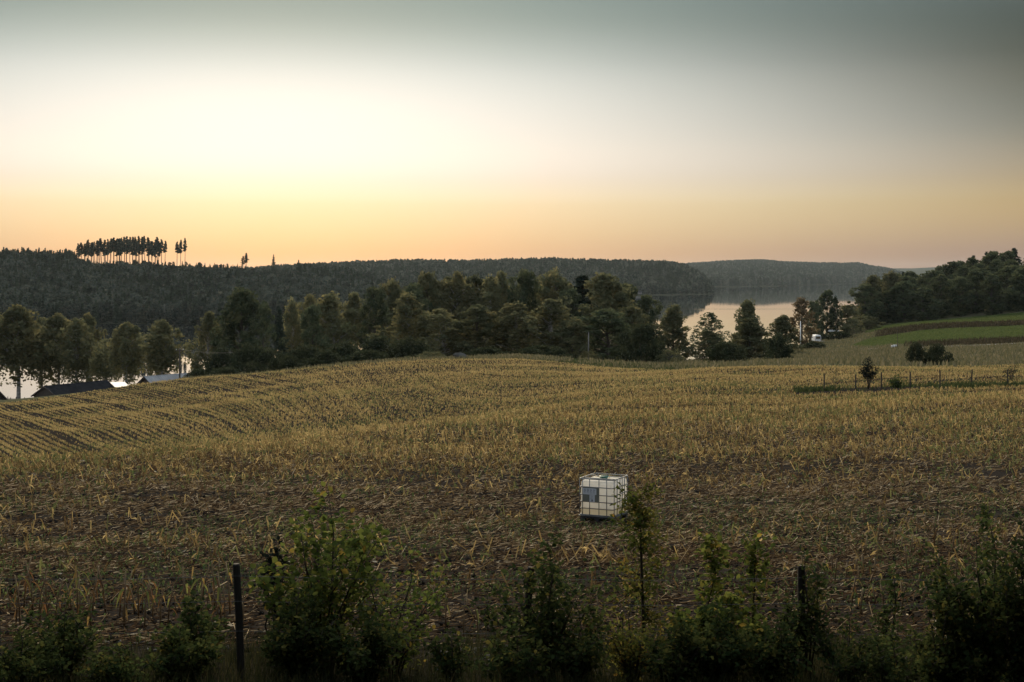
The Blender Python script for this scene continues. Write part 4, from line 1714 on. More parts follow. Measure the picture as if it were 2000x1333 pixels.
# ------------------------------------------------------------------ stubble, straw and weeds on the field
def kk(x):
    """bending of the drill rows: the row through (0, c) runs along y = c + kk(x)"""
    x = np.asarray(x)
    # slope -2.1 far left, flattening to 0, then rising gently to the right
    s0 = -2.1
    a = np.log1p(np.exp((x + 13) / 6.0)) * 6.0
    b = np.log1p(np.exp((x - 8) / 9.0)) * 9.0
    return s0 * x + 1.95 * a + .55 * b


def kslope(x):
    x = np.asarray(x)
    return -2.1 + 1.95 / (1 + np.exp(-(x + 13) / 6.0)) + .55 / (1 + np.exp(-(x - 8) / 9.0))


M_straw = mat_leaf('straw', [(.035, .022, .014), (.09, .055, .03), (.20, .135, .07), (.44, .34, .20), (.62, .52, .36)], .3, 0)
M_stub = mat_leaf('stubble', [(.075, .047, .025), (.185, .13, .06), (.35, .262, .112), (.58, .44, .20), (.13, .16, .06)], .5, 0)
M_weed = mat_leaf('field_weed', [(.04, .065, .025), (.08, .115, .04), (.15, .17, .06)], .35, 0)


def frame_points(n, y0, y1, g, marg=300, u0=None, u1=None):
    Y = np.sqrt(g.uniform(y0 * y0, y1 * y1, n))
    u = g.uniform(-marg if u0 is None else u0, 2000 + marg if u1 is None else u1, n)
    return (u - 1000) / F * Y, Y, u


def vnoise(x, y, s, seed=0):
    """smooth value noise"""
    g = np.random.default_rng(900 + seed)
    T = g.uniform(0, 1, (64, 64))
    a, b = x / s + 1000.5, y / s + 1000.5
    i, j = np.floor(a).astype(int), np.floor(b).astype(int)
    fa, fb = a - i, b - j
    fa, fb = fa * fa * (3 - 2 * fa), fb * fb * (3 - 2 * fb)
    q = lambda ii, jj: T[ii % 64, jj % 64]
    return (1 - fa) * (1 - fb) * q(i, j) + fa * (1 - fb) * q(i + 1, j) + (1 - fa) * fb * q(i, j + 1) + fa * fb * q(i + 1, j + 1)


def snap_rows(x, Y, g, sp=.75, jit=.07):
    s = np.sqrt(1 + kslope(x) ** 2)
    q = (Y - kk(x)) / s
    qn = np.round(q / sp) * sp + g.normal(0, jit, len(x))
    dq = (qn - q)
    nx, ny = -kslope(x) / s, 1 / s
    return x + nx * dq, Y + ny * dq, q


def fence_strip(u, Y):
    return (u > 1555) & (Y > 106.5) & (Y < 113)


def stubble():
    g = np.random.default_rng(41)
    parts = [(30000, 24, 50), (54000, 50, 75), (77000, 75, 110), (130000, 110, 160), (130000, 160, 222)]
    Vs, Qs, Ts, nb = [], [], [], 0
    for n, y0, y1 in parts:
        x, Y, u = frame_points(n, y0, y1, g)
        x, Y, q = snap_rows(x, Y, g, jit=.09 if y0 < 90 else .10)
        u = 1000 + F * x / Y
        ed = tab(u, EDGE)
        tram = np.mod(q, 3.0)
        gap = .35 + 1.25 * vnoise(np.floor(q / 3.0) * 7.7, Y * .02, 1.0, 21) ** 1.4
        band = vnoise(np.floor(q / 1.5) * 3.3, x * .01, 1.0, 22)
        keep = (Y < ed - .5) & ~((tram < gap) & (g.uniform(size=n) < .9)) & ~fence_strip(u, Y)
        # gappy patches and the bare transition towards the trampled near field
        den = np.clip((Y - 40 + 8 * np.clip((800 - u) / 800, 0, 1) + 16 * (vnoise(x, Y, 7, 1) - .5) + 16 * (vnoise(x, Y, 2.2, 31) - .5)) / 56, .0, 1) ** 1.5 * 1.15
        den = np.maximum(den, .10 * np.clip((vnoise(x, Y, 3.5, 33) - .35) * 3, .1, 1))
        keep &= g.uniform(size=n) < den * (.7 + .5 * vnoise(x, Y, 5, 2))
        x, Y, u, band = x[keep], Y[keep], u[keep], band[keep]
        n = len(x)
        z = height(x, Y)
        far = np.clip((Y - 60) / 120, 0, 1)
        h = g.uniform(.12, .30, n) * (.65 + .75 * band) * np.where(Y < 92, 1.15, 1) * (1 - .35 * np.clip((Y - 95) / 30, 0, 1))
        w = g.uniform(.018, .034, n) * (1 + .35 * far)
        ls = .16 + .28 * np.clip((95 - Y) / 40, 0, 1)
        lx, ly = (g.normal(0, 1, n) - .35 * (ls > .2)) * h * ls, g.normal(0, 1, n) * h * ls
        B = np.stack([x, Y, z - .02], 1)
        T = np.stack([x + lx, Y + ly, z + h], 1)
        green = vnoise(x, Y, 7, 3)
        tint = np.clip(g.normal(.42, .2, n) + .26 * far - .16 * np.clip((95 - Y) / 45, 0, 1) + .42 * (band - .5), 0, .78)  # paler with distance: backlight on the far crest is put into the tint
        tint = np.where(g.uniform(size=n) < .12 + .22 * (green > .52), .97, tint)
        ang = g.uniform(0, np.pi, n)
        for k in range(2):
            d = np.stack([np.cos(ang + k * np.pi / 2), np.sin(ang + k * np.pi / 2), np.zeros(n)], 1) * (w / 2)[:, None]
            V = np.stack([B - d, B + d, T + d, T - d], 1).reshape(-1, 3)
            Vs.append(V)
            Qs.append(np.arange(4 * n).reshape(n, 4) + nb)
            Ts.append(np.repeat(tint, 4))
            nb += 4 * n
        # torn leaves hanging off the stubs
        for k in range(2):
            sel = g.uniform(size=n) < .75
            m = sel.sum()
            a2 = g.uniform(0, 2 * np.pi, m)
            ln = g.uniform(.08, .24, m) * (1 - .45 * far[sel])
            t0 = g.uniform(.2, .95, m)[:, None]
            P = B[sel] * (1 - t0) + T[sel] * t0
            dr = np.stack([np.cos(a2), np.sin(a2), g.uniform(-1.2, .25, m)], 1) * ln[:, None]
            sd_ = np.stack([-np.sin(a2), np.cos(a2), g.normal(0, .3, m)], 1) * (g.uniform(.016, .038, m) * (1 + .1 * far[sel]))[:, None]
            V = np.stack([P - sd_ * .4, P + sd_ * .4, P + dr * .6 + sd_ * .5 + [0, 0, .02], P + dr - [0, 0, .04]], 1).reshape(-1, 3)
            V[:, 2] = np.maximum(V[:, 2], np.repeat(z[sel], 4) + .01)
            Vs.append(V)
            Qs.append(np.arange(4 * m).reshape(m, 4) + nb)
            Ts.append(np.repeat(np.clip(tint[sel] + g.normal(.06, .12, m), 0, 1), 4))
            nb += 4 * m
    me = mesh_np('corn_stubble', np.concatenate(Vs), [np.concatenate(Qs)], np.concatenate(Ts))
    tag(obj('corn_stubble', me, None, M_stub), 'cut corn stubble standing in rows over the far field', kind='stuff')


stubble()


def prisms(B, D, r, side=3):
    """three sided stalks from B along D"""
    n = len(B)
    d = D / np.maximum(np.linalg.norm(D, axis=1), 1e-6)[:, None]
    up = np.where(np.abs(d[:, 2:3]) < .9, np.array([[0, 0, 1.0]]), np.array([[1.0, 0, 0]]))
    a = np.cross(d, up)
    a /= np.maximum(np.linalg.norm(a, axis=1), 1e-6)[:, None]
    b = np.cross(d, a)
    V = []
    for e, k in ((B, 1.0), (B + D, .8)):
        for i in range(side):
            t = 2 * np.pi * i / side
            V.append(e + (a * np.cos(t) + b * np.sin(t)) * (r * k)[:, None])
    V = np.stack(V, 1).reshape(-1, 3)
    base = (np.arange(n) * 2 * side)[:, None]
    Q = [base + np.array([[i, (i + 1) % side, side + (i + 1) % side, side + i]]) for i in range(side)]
    T = base + np.array([[side + i for i in range(side)]])
    return V, np.concatenate(Q), T


def litter():
    g = np.random.default_rng(43)
    Vs, Qs, Ts3, tints, nb = [], [], [], [], 0
    for n, y0, y1, l0, l1, w0 in ((78000, 17.5, 32, .05, .30, .007), (92000, 32, 50, .06, .36, .0085), (112000, 50, 92, .10, .42, .011)):
        x, Y, u = frame_points(n, y0, y1, g)
        den = .12 + 1.5 * vnoise(x, Y, 1.6, 5) * vnoise(x, Y, 7, 6)
        den *= np.where(Y < 21, .5, 1)
        # wheel lanes and windrows run along the drill rows
        lane = np.mod(Y - .25 * x + 1.2 * np.sin(x * .15), 5.2)
        den *= np.where(lane < 1.1, .45, 1.0)
        k = g.uniform(size=n) < den
        x, Y, u = x[k], Y[k], u[k]
        n = len(x)
        z = height(x, Y)
        ln = g.uniform(l0, l1, n) * g.uniform(.4, 1, n)
        a = np.where(g.uniform(size=n) < .72, g.normal(.12, .28, n), g.uniform(0, np.pi, n))
        a = np.where(g.uniform(size=n) < .05, g.normal(.9, .2, n), a)
        ln = np.where(g.uniform(size=n) < .04, ln * 1.8, ln)
        tilt = np.abs(g.normal(0, .12, n))
        up = g.uniform(size=n) < .09
        tilt = np.where(up, g.uniform(.3, 1.0, n), tilt)
        D = np.stack([np.cos(a) * np.cos(tilt), np.sin(a) * np.cos(tilt), np.sin(tilt)], 1) * ln[:, None]
        B = np.stack([x, Y, z + g.uniform(.005, .05, n)], 1)
        r = g.uniform(.6, 1.6, n) * w0 * .8
        V, Q, T = prisms(B, D, r)
        Vs.append(V)
        Qs.append(Q + nb)
        Ts3.append(T + nb)
        tint = np.clip(g.normal(.31 + .14 * (y0 >= 32), .27, n), 0, 1)
        tints.append(np.repeat(tint, 6))
        nb += len(V)
    me = mesh_np('straw_litter', np.concatenate(Vs), [np.concatenate(Qs), np.concatenate(Ts3)], np.concatenate(tints))
    tag(obj('straw_litter', me, None, M_straw), 'trampled straw and stalks strewn over the dark soil of the near field', kind='stuff')
    # husks and broken leaf blades
    Vs, Qs, tints, nb = [], [], [], 0
    for n, y0, y1, s0 in ((37000, 18, 40, .07), (45000, 40, 85, .10)):
        x, Y, u = frame_points(n, y0, y1, g)
        k = g.uniform(size=n) < (.08 + 1.3 * vnoise(x, Y, 1.5, 7) * vnoise(x, Y, 6, 8))
        x, Y = x[k], Y[k]
        n = len(x)
        P = np.stack([x, Y, height(x, Y) + g.uniform(.01, .07, n)], 1)
        a = g.normal(.15, .8, n)
        ln = s0 * g.uniform(.6, 3.0, n)
        A = np.stack([np.cos(a), np.sin(a), g.normal(0, .25, n)], 1) * (ln / 2)[:, None]
        S = np.stack([-np.sin(a), np.cos(a), g.normal(.2, .5, n)], 1) * (s0 * g.uniform(.12, .32, n))[:, None]
        V = np.stack([P - A, P + S, P + A + [0, 0, .01], P - S], 1).reshape(-1, 3)
        V[:, 2] = np.maximum(V[:, 2], np.repeat(P[:, 2], 4) - .005)
        Vs.append(V)
        Qs.append(np.arange(4 * n).reshape(n, 4) + nb)
        tints.append(np.repeat(np.clip(g.normal(.28, .28, n), 0, 1), 4))
        nb += 4 * n
    me = mesh_np('husk_litter', np.concatenate(Vs), [np.concatenate(Qs)], np.concatenate(tints))
    tag(obj('husk_litter', me, None, M_straw), 'dry husks and torn corn leaves lying on the field', kind='stuff')
    # green weeds and fresh leaf scraps in patches
    Vs, Qs, tints, nb = [], [], [], 0
    for n, y0, y1, s0 in ((32000, 17.5, 45, .06), (30000, 45, 120, .10)):
        x, Y, u = frame_points(n, y0, y1, g)
        v = vnoise(x, Y, 4.5, 9) * .6 + vnoise(x, Y, 1.3, 10) * .4
        k = g.uniform(size=n) < np.clip((v - .40) * 5, .02, 1)
        x, Y = x[k], Y[k]
        n = len(x)
        z = height(x, Y)
        B = np.stack([x, Y, z], 1)
        a = g.uniform(0, 6.28, n)
        h = s0 * g.uniform(.5, 2.2, n)
        out = np.stack([np.cos(a), np.sin(a), np.zeros(n)], 1) * (h * g.uniform(.4, 1.6, n))[:, None]
        S = np.stack([-np.sin(a), np.cos(a), np.zeros(n)], 1) * (s0 * g.uniform(.10, .28, n))[:, None]
        mid = B + out * .5 + np.stack([0 * h, 0 * h, h], 1)
        V = np.stack([B, mid + S, B + out + np.stack([0 * h, 0 * h, h * .5], 1), mid - S], 1).reshape(-1, 3)
        Vs.append(V)
        Qs.append(np.arange(4 * n).reshape(n, 4) + nb)
        tints.append(np.repeat(np.clip(g.normal(.45, .25, n), 0, 1), 4))
        nb += 4 * n
    me = mesh_np('field_weeds', np.concatenate(Vs), [np.concatenate(Qs)], np.concatenate(tints))
    tag(obj('field_weeds', me, None, M_weed), 'low green weeds and fresh leaf scraps among the straw', kind='stuff')


litter()


def clods():
    g = np.random.default_rng(91)
    x, Y, u = frame_points(26000, 16.8, 48, g)
    k = g.uniform(size=len(x)) < .25 + .9 * vnoise(x, Y, 1.2, 41)
    x, Y = x[k], Y[k]
    n = len(x)
    r = g.uniform(.015, .06, n) ** 1.0 * np.where(g.uniform(size=n) < .06, 1.7, 1)
    C = np.stack([x, Y, height(x, Y) + r * .2], 1)
    ax = np.array([[1, 0, 0], [0, 1, 0], [-1, 0, 0], [0, -1, 0], [0, 0, 1], [0, 0, -1]], dtype=float)
    V = (C[:, None, :] + ax[None] * (r[:, None] * g.uniform(.6, 1.3, (n, 6)))[..., None] * [1, 1, .75] + g.normal(0, 1, (n, 6, 3)) * (r * .25)[:, None, None]).reshape(-1, 3)
    t = np.array([[0, 1, 4], [1, 2, 4], [2, 3, 4], [3, 0, 4], [1, 0, 5], [2, 1, 5], [3, 2, 5], [0, 3, 5]])
    T = ((np.arange(n) * 6)[:, None, None] + t[None]).reshape(-1, 3)
    me = mesh_np('soil_clods', V, [T])
    tag(obj('soil_clods', me, None, M_soil), 'crumbly clods of dark soil on the near field', kind='stuff')


clods()


# standing stalks one can count: left corner, right rows, scattered stubs
def stalk_kinds():
    g = np.random.default_rng(47)
    tall, cut = [], []
    for s in range(7):
        h = g.uniform(.42, .75)
        mb = MB()
        lx, ly = g.normal(0, .07, 2)
        mb.tube([(0, 0, -.05), (lx * .3, ly * .3, h * .5), (lx, ly, h)], [.014, .012, .008], 5)
        st = mb.mesh('stem', True)
        lv = []
        for k in range(3):
            z0 = h * g.uniform(.35, .97)
            a = g.uniform(0, 6.28)
            l = g.uniform(.12, .28)
            w = g.uniform(.009, .018)
            c, sn = math.cos(a), math.sin(a)
            V = []
            for i in range(6):
                t = i / 5
                r_ = l * (t * .75)
                zz = z0 + l * (.45 * t - 1.25 * t * t)
                ww = w * math.sin(math.pi * (.15 + .82 * t)) * (1 if i < 5 else .15)
                V += [(c * r_ - sn * ww + lx * .5, sn * r_ + c * ww + ly * .5, zz), (c * r_ + sn * ww + lx * .5, sn * r_ - c * ww + ly * .5, zz + .01)]
            V = [(p[0], p[1], max(p[2], .01)) for p in V]
            lv.append(mesh_np('leaf', V, [[(2 * i, 2 * i + 1, 2 * i + 3, 2 * i + 2) for i in range(5)]], np.full(12, g.choice([.15, .3, .5, .95]))))
            lv[-1].materials.append(M_dryleaf)
        st.materials.append(M_stem)
        tall.append((st, lv))
    for s in range(6):
        h = g.uniform(.25, .42)
        mb = MB()
        lx, ly = g.normal(0, .05, 2) + (0.04, 0)
        mb.tube([(0, 0, -.05), (lx * .5, ly * .5, h * .55), (lx, ly, h)], [.015, .0125, .012], 6)
        st = mb.mesh('stem', True)
        st.materials.append(M_stem)
        lv = []
        for k in range(2):
            z0 = h * g.uniform(.4, 1.0)
            a = g.uniform(0, 6.28)
            l = g.uniform(.1, .22)
            c, sn = math.cos(a), math.sin(a)
            w = .014
            V = [(-sn * w, c * w, z0), (sn * w, -c * w, z0), (c * l * .6 + sn * w, sn * l * .6 - c * w, z0 + .03), (c * l * .6 - sn * w, sn * l * .6 + c * w, z0 + .03), (c * l, sn * l, max(z0 - .1, .01))]
            me = mesh_np('leaf', V, [[(0, 1, 2, 3)], [(3, 2, 4)]], np.full(5, g.choice([.2, .5, .7])))
            me.materials.append(M_dryleaf)
            lv.append(me)
        cut.append((st, lv))
    return tall, cut


M_stem = mat_noise('dry_stem', (.12, .065, .03), (.34, .25, .12), 7, .8, 0, stretch=(1, 1, .4))
M_dryleaf = mat_leaf('dry_corn_leaf', [(.10, .05, .025), (.17, .09, .04), (.24, .16, .055), (.26, .22, .06), (.15, .17, .05)], .45, .2)


def stalks():
    g = np.random.default_rng(53)
    tall, cut = stalk_kinds()

    def put(kind, x, y, label, group, sc=1.0):
        st, lv = kind
        o = empty('corn_stalk', (x, y, gz(x, y)), g.uniform(0, 6.28), sc)
        tag(o, label, 'corn stalk', group)
        a = bpy.data.objects.new('stem', st)
        COL.objects.link(a)
        a.parent = o
        for m in lv:
            b = bpy.data.objects.new('leaf', m)
            COL.objects.link(b)
            b.parent = o
    # tall dry stalks left over along the headland at the left, in three rows
    for r_, Y in enumerate((19.6, 20.4, 21.3)):
        px = -10 + r_ * 9
        while px < 470:
            if g.uniform() < .74:
                x = (px - 1000) / F * Y + g.normal(0, .05)
                put(tall[g.integers(0, 7)], x, Y + g.normal(0, .1), 'tall dry corn stalk in the ' + ('front', 'middle', 'back')[r_] + ' row ' + ('at the left edge' if px < 120 else 'above the corner shrubs' if px < 290 else 'just left of the left post'), 'dry corn stalks at the left field edge', g.uniform(.8, 1.15))
            px += g.uniform(15, 32)
    for px, Y in ((870, 19.2), (905, 18.4), (935, 18.6), (1170, 19.0), (1262, 18.6), (1290, 19.4), (820, 20.2), (860, 20.5)):
        put(tall[g.integers(0, 7)], (px - 1000) / F * Y, Y, 'single dry corn stalk among the shrubs at the middle of the near field edge', 'dry corn stalks among the shrubs', .8)
    # cut stubs in rows at the right
    for i, Y in enumerate((21.0, 22.0, 25.0, 26.6, 30.5, 32.0, 33.6, 35.2, 37)):
        px = 1570 + (i % 3) * 20 if Y < 30 else 1690 + (i % 4) * 12
        while px < 1990:
            if g.uniform() < .72:
                Yy = Y + g.normal(0, .12) + (px - 1700) * .0015
                put(cut[g.integers(0, 6)], (px - 1000) / F * Yy, Yy, 'cut corn stalk ' + ('in the nearest rows behind the right post' if Y < 24 else 'in the second pair of rows right of the right post' if Y < 28 else 'in the far rows above the big dark shrub at right'), 'cut stalks in rows at the lower right', g.uniform(.85, 1.25))
            px += g.uniform(.16, .42) * F / Y
    # scattered stubs over the near field
    n = 0
    while n < 90:
        Y = math.sqrt(g.uniform(24 ** 2, 50 ** 2))
        px = g.uniform(0, 2000)
        if 1100 < px < 1260 and 34 < Y < 42:
            continue
        put(cut[g.integers(0, 6)], (px - 1000) / F * Y, Y, 'cut corn stalk standing alone in the trampled straw ' + ('left of the hazel' if px < 520 else 'behind the hazel' if px < 860 else 'left of the white tank' if px < 1130 else 'right of the white tank' if px < 1560 else 'at the right of the field'), 'scattered stubs in the trampled straw', g.uniform(.7, 1.2))
        n += 1


stalks()


# ------------------------------------------------------------------ fences
def wire_fence(label, posts, hgt, rad, wires, m_post, lean=.02, seed=0):
    g = np.random.default_rng(seed)
    P = [at(px, Y) for px, Y in posts]
    c = P[len(P) // 2]
    o = empty('wire_fence', c)
    tag(o, label, 'fence')
    tops = []
    for p in P:
        mb = MB()
        q = p - c
        l = Vector((g.normal(0, lean), g.normal(0, lean), 1)) * (hgt * g.uniform(.94, 1.06))
        mb.tube([q - Vector((0, 0, .3)), q + l * .5, q + l * .985, q + l], [rad * 1.02, rad, rad * .98, rad * .8], 10)
        obj('post', mb.mesh('post', False), o, m_post)
        tops.append((q, l))
    for f in wires:
        mb = MB()
        pts = []
        for i, (q, l) in enumerate(tops):
            a = q + l * f - Vector((0, rad + .004, 0))
            if i:
                b = pts[-1]
                pts.append((b + a) / 2 - Vector((0, 0, .02)))
            pts.append(a)
        mb.tube(pts, max(.0022, rad * .05), 4)
        obj('wire', mb.mesh('wire'), o, M_wire)
    return o


wire_fence('near wire fence of thick weathered posts among the shrubs', [(-70, 15.4), (-5, 15.4), (473, 15.3), (1019, 15.2), (1566, 15.1), (2110, 15.0)], 1.2, .040, (.42, .68, .9), M_postwood, .025, 3)
wire_fence('far wire fence of thin posts crossing the stubble at the right', [(1610, 110.5), (1671, 110), (1722, 110), (1778, 110), (1836, 109.5), (1897, 109.5), (1968, 109), (2040, 109)], 1.22, .05, (.4, .65, .9), M_postwood, .02, 4)


# ------------------------------------------------------------------ shrubs in the foreground
L_hazel = mat_leaf('hazel_leaf', [(.055, .085, .024), (.095, .13, .034), (.15, .17, .042), (.30, .22, .05)], .5, .12)
L_shrub = mat_leaf('shrub_leaf', [(.026, .044, .018), (.05, .072, .026), (.085, .10, .034), (.17, .15, .042)], .45, .12)
L_sapling = mat_leaf('sapling_leaf', [(.06, .085, .022), (.11, .125, .034), (.19, .16, .042), (.30, .19, .045)], .5, .12)
L_blackish = mat_leaf('dark_shrub_leaf', [(.012, .016, .014), (.02, .026, .02), (.03, .036, .026)], .2, .12)
M_twig = mat_noise('twig_bark', (.03, .024, .018), (.07, .055, .04), 8, .9)


def leaves_mesh(P, D, Nn, size, g, tint, aspect=.72):
    """many folded leaves: P base point, D direction, Nn facing"""
    n = len(P)
    D = D / np.linalg.norm(D, axis=1)[:, None]
    S = np.cross(D, Nn)
    S /= np.maximum(np.linalg.norm(S, axis=1), 1e-6)[:, None]
    Nn = np.cross(S, D)
    L_ = (size * g.uniform(.65, 1.25, n))[:, None]
    W = L_ * aspect * .5
    f = L_ * .10
    V = np.stack([P, P + D * L_ * .3 + S * W * .85 + Nn * f, P + D * L_ * .62 + S * W * .9 + Nn * f * .8, P + D * L_ - Nn * f * .8,
                  P + D * L_ * .62 - S * W * .9 + Nn * f * .8, P + D * L_ * .3 - S * W * .85 + Nn * f, P + D * L_ * .5], 1).reshape(-1, 3)
    b = (np.arange(n) * 7)[:, None]
    T = np.concatenate([b + np.array([[6, i, (i + 1) % 6]]) for i in range(6)])
    return V, T, np.repeat(tint, 7)


def shrub(name, px, Y, ytop, wpx, label, leafm, nst=7, leaf=.065, nleaf=1200, seed=0, spread=1.0, single=False, aspect=.72, low=.12, parts=0, group=None, lean=0.0, tintmu=.4):
    g = np.random.default_rng(seed)
    nleaf = int(nleaf * (1.3 if single or Y > 50 else 1.9 if name == 'low_shrub' else 1.4))
    if not single and nst > 3:
        nst = int(nst * 1.9) + 2
    p = at(px, Y)
    h = ZC - (ytop - HZ) / F * Y - p.z
    w = wpx / F * Y
    o = empty(name, p)
    tag(o, label, 'shrub' if not single else 'sapling', group)
    tb = MB()
    ends = []
    stems = []
    for i in range(nst):
        a = 2 * np.pi * i / nst + g.uniform(-.5, .5)
        fr = 0 if i == 0 else math.sqrt(g.uniform(.08, 1.0))
        tip = np.array([math.cos(a) * w / 2 * fr * spread + lean * h, math.sin(a) * w / 2 * fr * spread, h * (1 - .30 * fr * fr) * (1 if i == 0 else g.uniform(.5, 1.0))])
        b = np.array([math.cos(a), math.sin(a), 0]) * g.uniform(.01, .05)
        mid1 = b + (tip - b) * .35 + np.array([*(g.normal(0, .03, 2) * h - tip[:2] * .10), h * .06])
        mid2 = b + (tip - b) * .7 + np.array([*(g.normal(0, .025, 2) * h), h * .05])
        r0 = (.016 if single else .010) * (1 + .3 * h)
        st = [b, mid1, mid2, tip]
        stems.append(st)
        mb_r = [r0, r0 * .75, r0 * .45, r0 * .12]
        tb.tube([Vector(q) for q in [b - [0, 0, .08], mid1, mid2, tip]], mb_r, 5)
    twigs = []
    ntw = int(10 + 9 * h) if not single else int(16 + 10 * h)
    for st in stems:
        for k in range(ntw if single else max(5, int(ntw * 9 / nst))):
            t = low + (1 - low) * (k + g.uniform(0, 1)) / (ntw if single else max(5, int(ntw * 9 / nst)))
            seg = min(int(t * 3), 2)
            q = st[seg] + (st[seg + 1] - st[seg]) * (t * 3 - seg)
            a = g.uniform(0, 6.28)
            l = (w * .52 if single else min(w, h) * .24) * g.uniform(.4, 1.25) * (1.15 - .7 * t)
            d = np.array([math.cos(a), math.sin(a), g.uniform(.15, .9)])
            e = q + d / np.linalg.norm(d) * l
            twigs.append((q, e))
            tb.tube([Vector(q), Vector((q + e) / 2 + [0, 0, l * .06]), Vector(e)], [.004, .003, .0015], 3, False)
    obj('stem', tb.mesh('stem', True), o, M_twig)
    tw = np.array([np.concatenate(t) for t in twigs])
    idx = g.integers(0, len(tw), nleaf)
    t = g.uniform(.1, 1.05, nleaf)
    P = tw[idx, :3] * (1 - t)[:, None] + tw[idx, 3:] * t[:, None]
    P += g.normal(0, leaf * .8, (nleaf, 3))
    P[:, 2] = np.maximum(P[:, 2], leaf * .4)
    D = tw[idx, 3:] - tw[idx, :3]
    D /= np.linalg.norm(D, axis=1)[:, None]
    D = D + g.normal(0, .7, (nleaf, 3)) + [0, 0, -.25]
    Nn = np.array([0, 0, 1.0]) + g.normal(0, .55, (nleaf, 3))
    ct = g.normal(tintmu, .14, len(tw))
    tint = np.clip(ct[idx] + g.normal(0, .15, nleaf), 0, 1)
    tint = np.where(g.uniform(size=nleaf) < .035, .98, tint)
    if parts:
        # the leaves at the top and rim, one by one
        order = np.argsort(-(P[:, 2] + .4 * np.abs(P[:, 0])) + g.normal(0, .1, nleaf))
        big, restl = order[:parts], order[parts:]
        kinds = []
        for v in np.linspace(.1, .98, 6):
            V, T, ti = leaves_mesh(np.zeros((1, 3)), np.array([[1.0, 0, 0]]), np.array([[0, 0, 1.0]]), 1.0, np.random.default_rng(1), np.array([v]), aspect)
            me = mesh_np('leaf', V, [T], ti)
            me.materials.append(leafm)
            kinds.append(me)
        for i in big:
            lo = bpy.data.objects.new('leaf', kinds[int(np.clip(tint[i] * 6, 0, 5))])
            COL.objects.link(lo)
            lo.parent = o
            d = Vector(D[i]).normalized()
            s_ = d.cross(Vector(Nn[i])).normalized()
            u_ = s_.cross(d)
            s = leaf * g.uniform(.9, 1.35)
            mt = Matrix((d, -s_, u_)).transposed().to_4x4()
            lo.matrix_basis = Matrix.Translation(Vector(P[i])) @ mt @ Matrix.Diagonal((s, s, s, 1))
        P, D, Nn, tint = P[restl], D[restl], Nn[restl], tint[restl]
    V, T, ti = leaves_mesh(P, D, Nn, leaf, g, tint, aspect)
    f = obj('foliage', mesh_np('foliage', V, [T], ti), o, leafm)
    if parts:
        f['kind'] = 'stuff'
    return o


shrub('hazel_shrub', 640, 15.6, 952, 300, 'big hazel shrub with round yellowing leaves right of the leftmost thick post', L_hazel, 9, .076, 1500, 1, parts=280, aspect=.85)
shrub('hazel_shrub', 770, 15.4, 1070, 270, 'lower sprawling hazel growth leaning right out of the big hazel shrub', L_hazel, 6, .06, 700, 2, aspect=.8, lean=.12)
shrub('dark_shrub', 540, 16.3, 1048, 80, 'small blackish leaved shrub behind the top of the left fence post', L_blackish, 5, .06, 420, 3, low=.5)
shrub('low_shrub', 585, 14.6, 1150, 150, 'dense dark undergrowth at the foot of the big hazel shrub', L_shrub, 7, .055, 1200, 4)
shrub('maple_shrub', 1068, 15.0, 1046, 260, 'dense dark leafy shrub hiding the middle fence post', L_shrub, 8, .06, 2000, 5, parts=120)
shrub('low_shrub', 1130, 14.6, 1190, 170, 'low dark shrub at the right foot of the dense leafy shrub', L_shrub, 6, .055, 900, 6)
shrub('oak_sapling', 1252, 15.6, 966, 150, 'slender upright sapling reaching up beside the white tank', L_sapling, 1, .058, 1500, 7, single=True, low=.1, aspect=.5, tintmu=.35)
shrub('low_shrub', 1235, 14.7, 1165, 140, 'low brownish shrub around the foot of the slender sapling', L_sapling, 6, .05, 700, 8, aspect=.55)
shrub('maple_shrub', 1388, 15.2, 1050, 150, 'two stemmed young maple with light green top left of the right fence post', L_hazel, 3, .07, 900, 9, low=.25, tintmu=.5)
shrub('maple_shrub', 1475, 15.3, 1058, 170, 'young maple with bent tip just right of the two stemmed one', L_hazel, 3, .068, 950, 10, low=.2, tintmu=.45)
shrub('maple_shrub', 1572, 15.0, 1078, 130, 'dark leafy shrub crowning the right fence post', L_shrub, 4, .06, 620, 11, low=.35)
shrub('low_shrub', 1400, 14.5, 1185, 190, 'broad low dark shrub below the two stemmed young maple', L_shrub, 7, .058, 1300, 12)
shrub('low_shrub', 1520, 14.4, 1215, 130, 'low dark shrub left of the foot of the right fence post', L_shrub, 6, .055, 800, 13)
shrub('low_shrub', 1660, 14.6, 1200, 140, 'low loose shrub right of the right fence post', L_shrub, 6, .05, 650, 14)
shrub('thin_sapling', 1745, 15.4, 1122, 70, 'thin sparse sapling between the right post and the big dark shrub', L_shrub, 2, .055, 260, 15, single=True, low=.3)
shrub('tall_shrub', 1925, 13.8, 985, 260, 'big dark shrub filling the lower right corner', L_shrub, 9, .055, 3200, 16)
shrub('tall_shrub', 2010, 13.2, 1010, 160, 'tall dark shrub cut by the right edge of the picture', L_shrub, 8, .055, 2200, 17)
shrub('low_shrub', 1850, 13.5, 1150, 160, 'dark lower growth in front of the big dark shrub at right', L_shrub, 7, .055, 1500, 18)
shrub('low_shrub', 378, 15.6, 1160, 160, 'low leafy shrub by itself left of the left fence post', L_shrub, 6, .065, 620, 19)
shrub('low_shrub', 350, 14.5, 1232, 150, 'dark ground hugging shrub below the low leafy one', L_shrub, 6, .055, 900, 20)
shrub('low_shrub', 125, 14.9, 1185, 200, 'dark round shrub near the lower left corner', L_shrub, 7, .055, 1000, 21)
shrub('low_shrub', 40, 14.2, 1225, 170, 'dark low shrub filling the lower left corner', L_shrub, 7, .055, 1100, 22)
shrub('low_shrub', 880, 14.8, 1235, 90, 'small low shrub between the hazel and the stones', L_shrub, 5, .05, 380, 23)
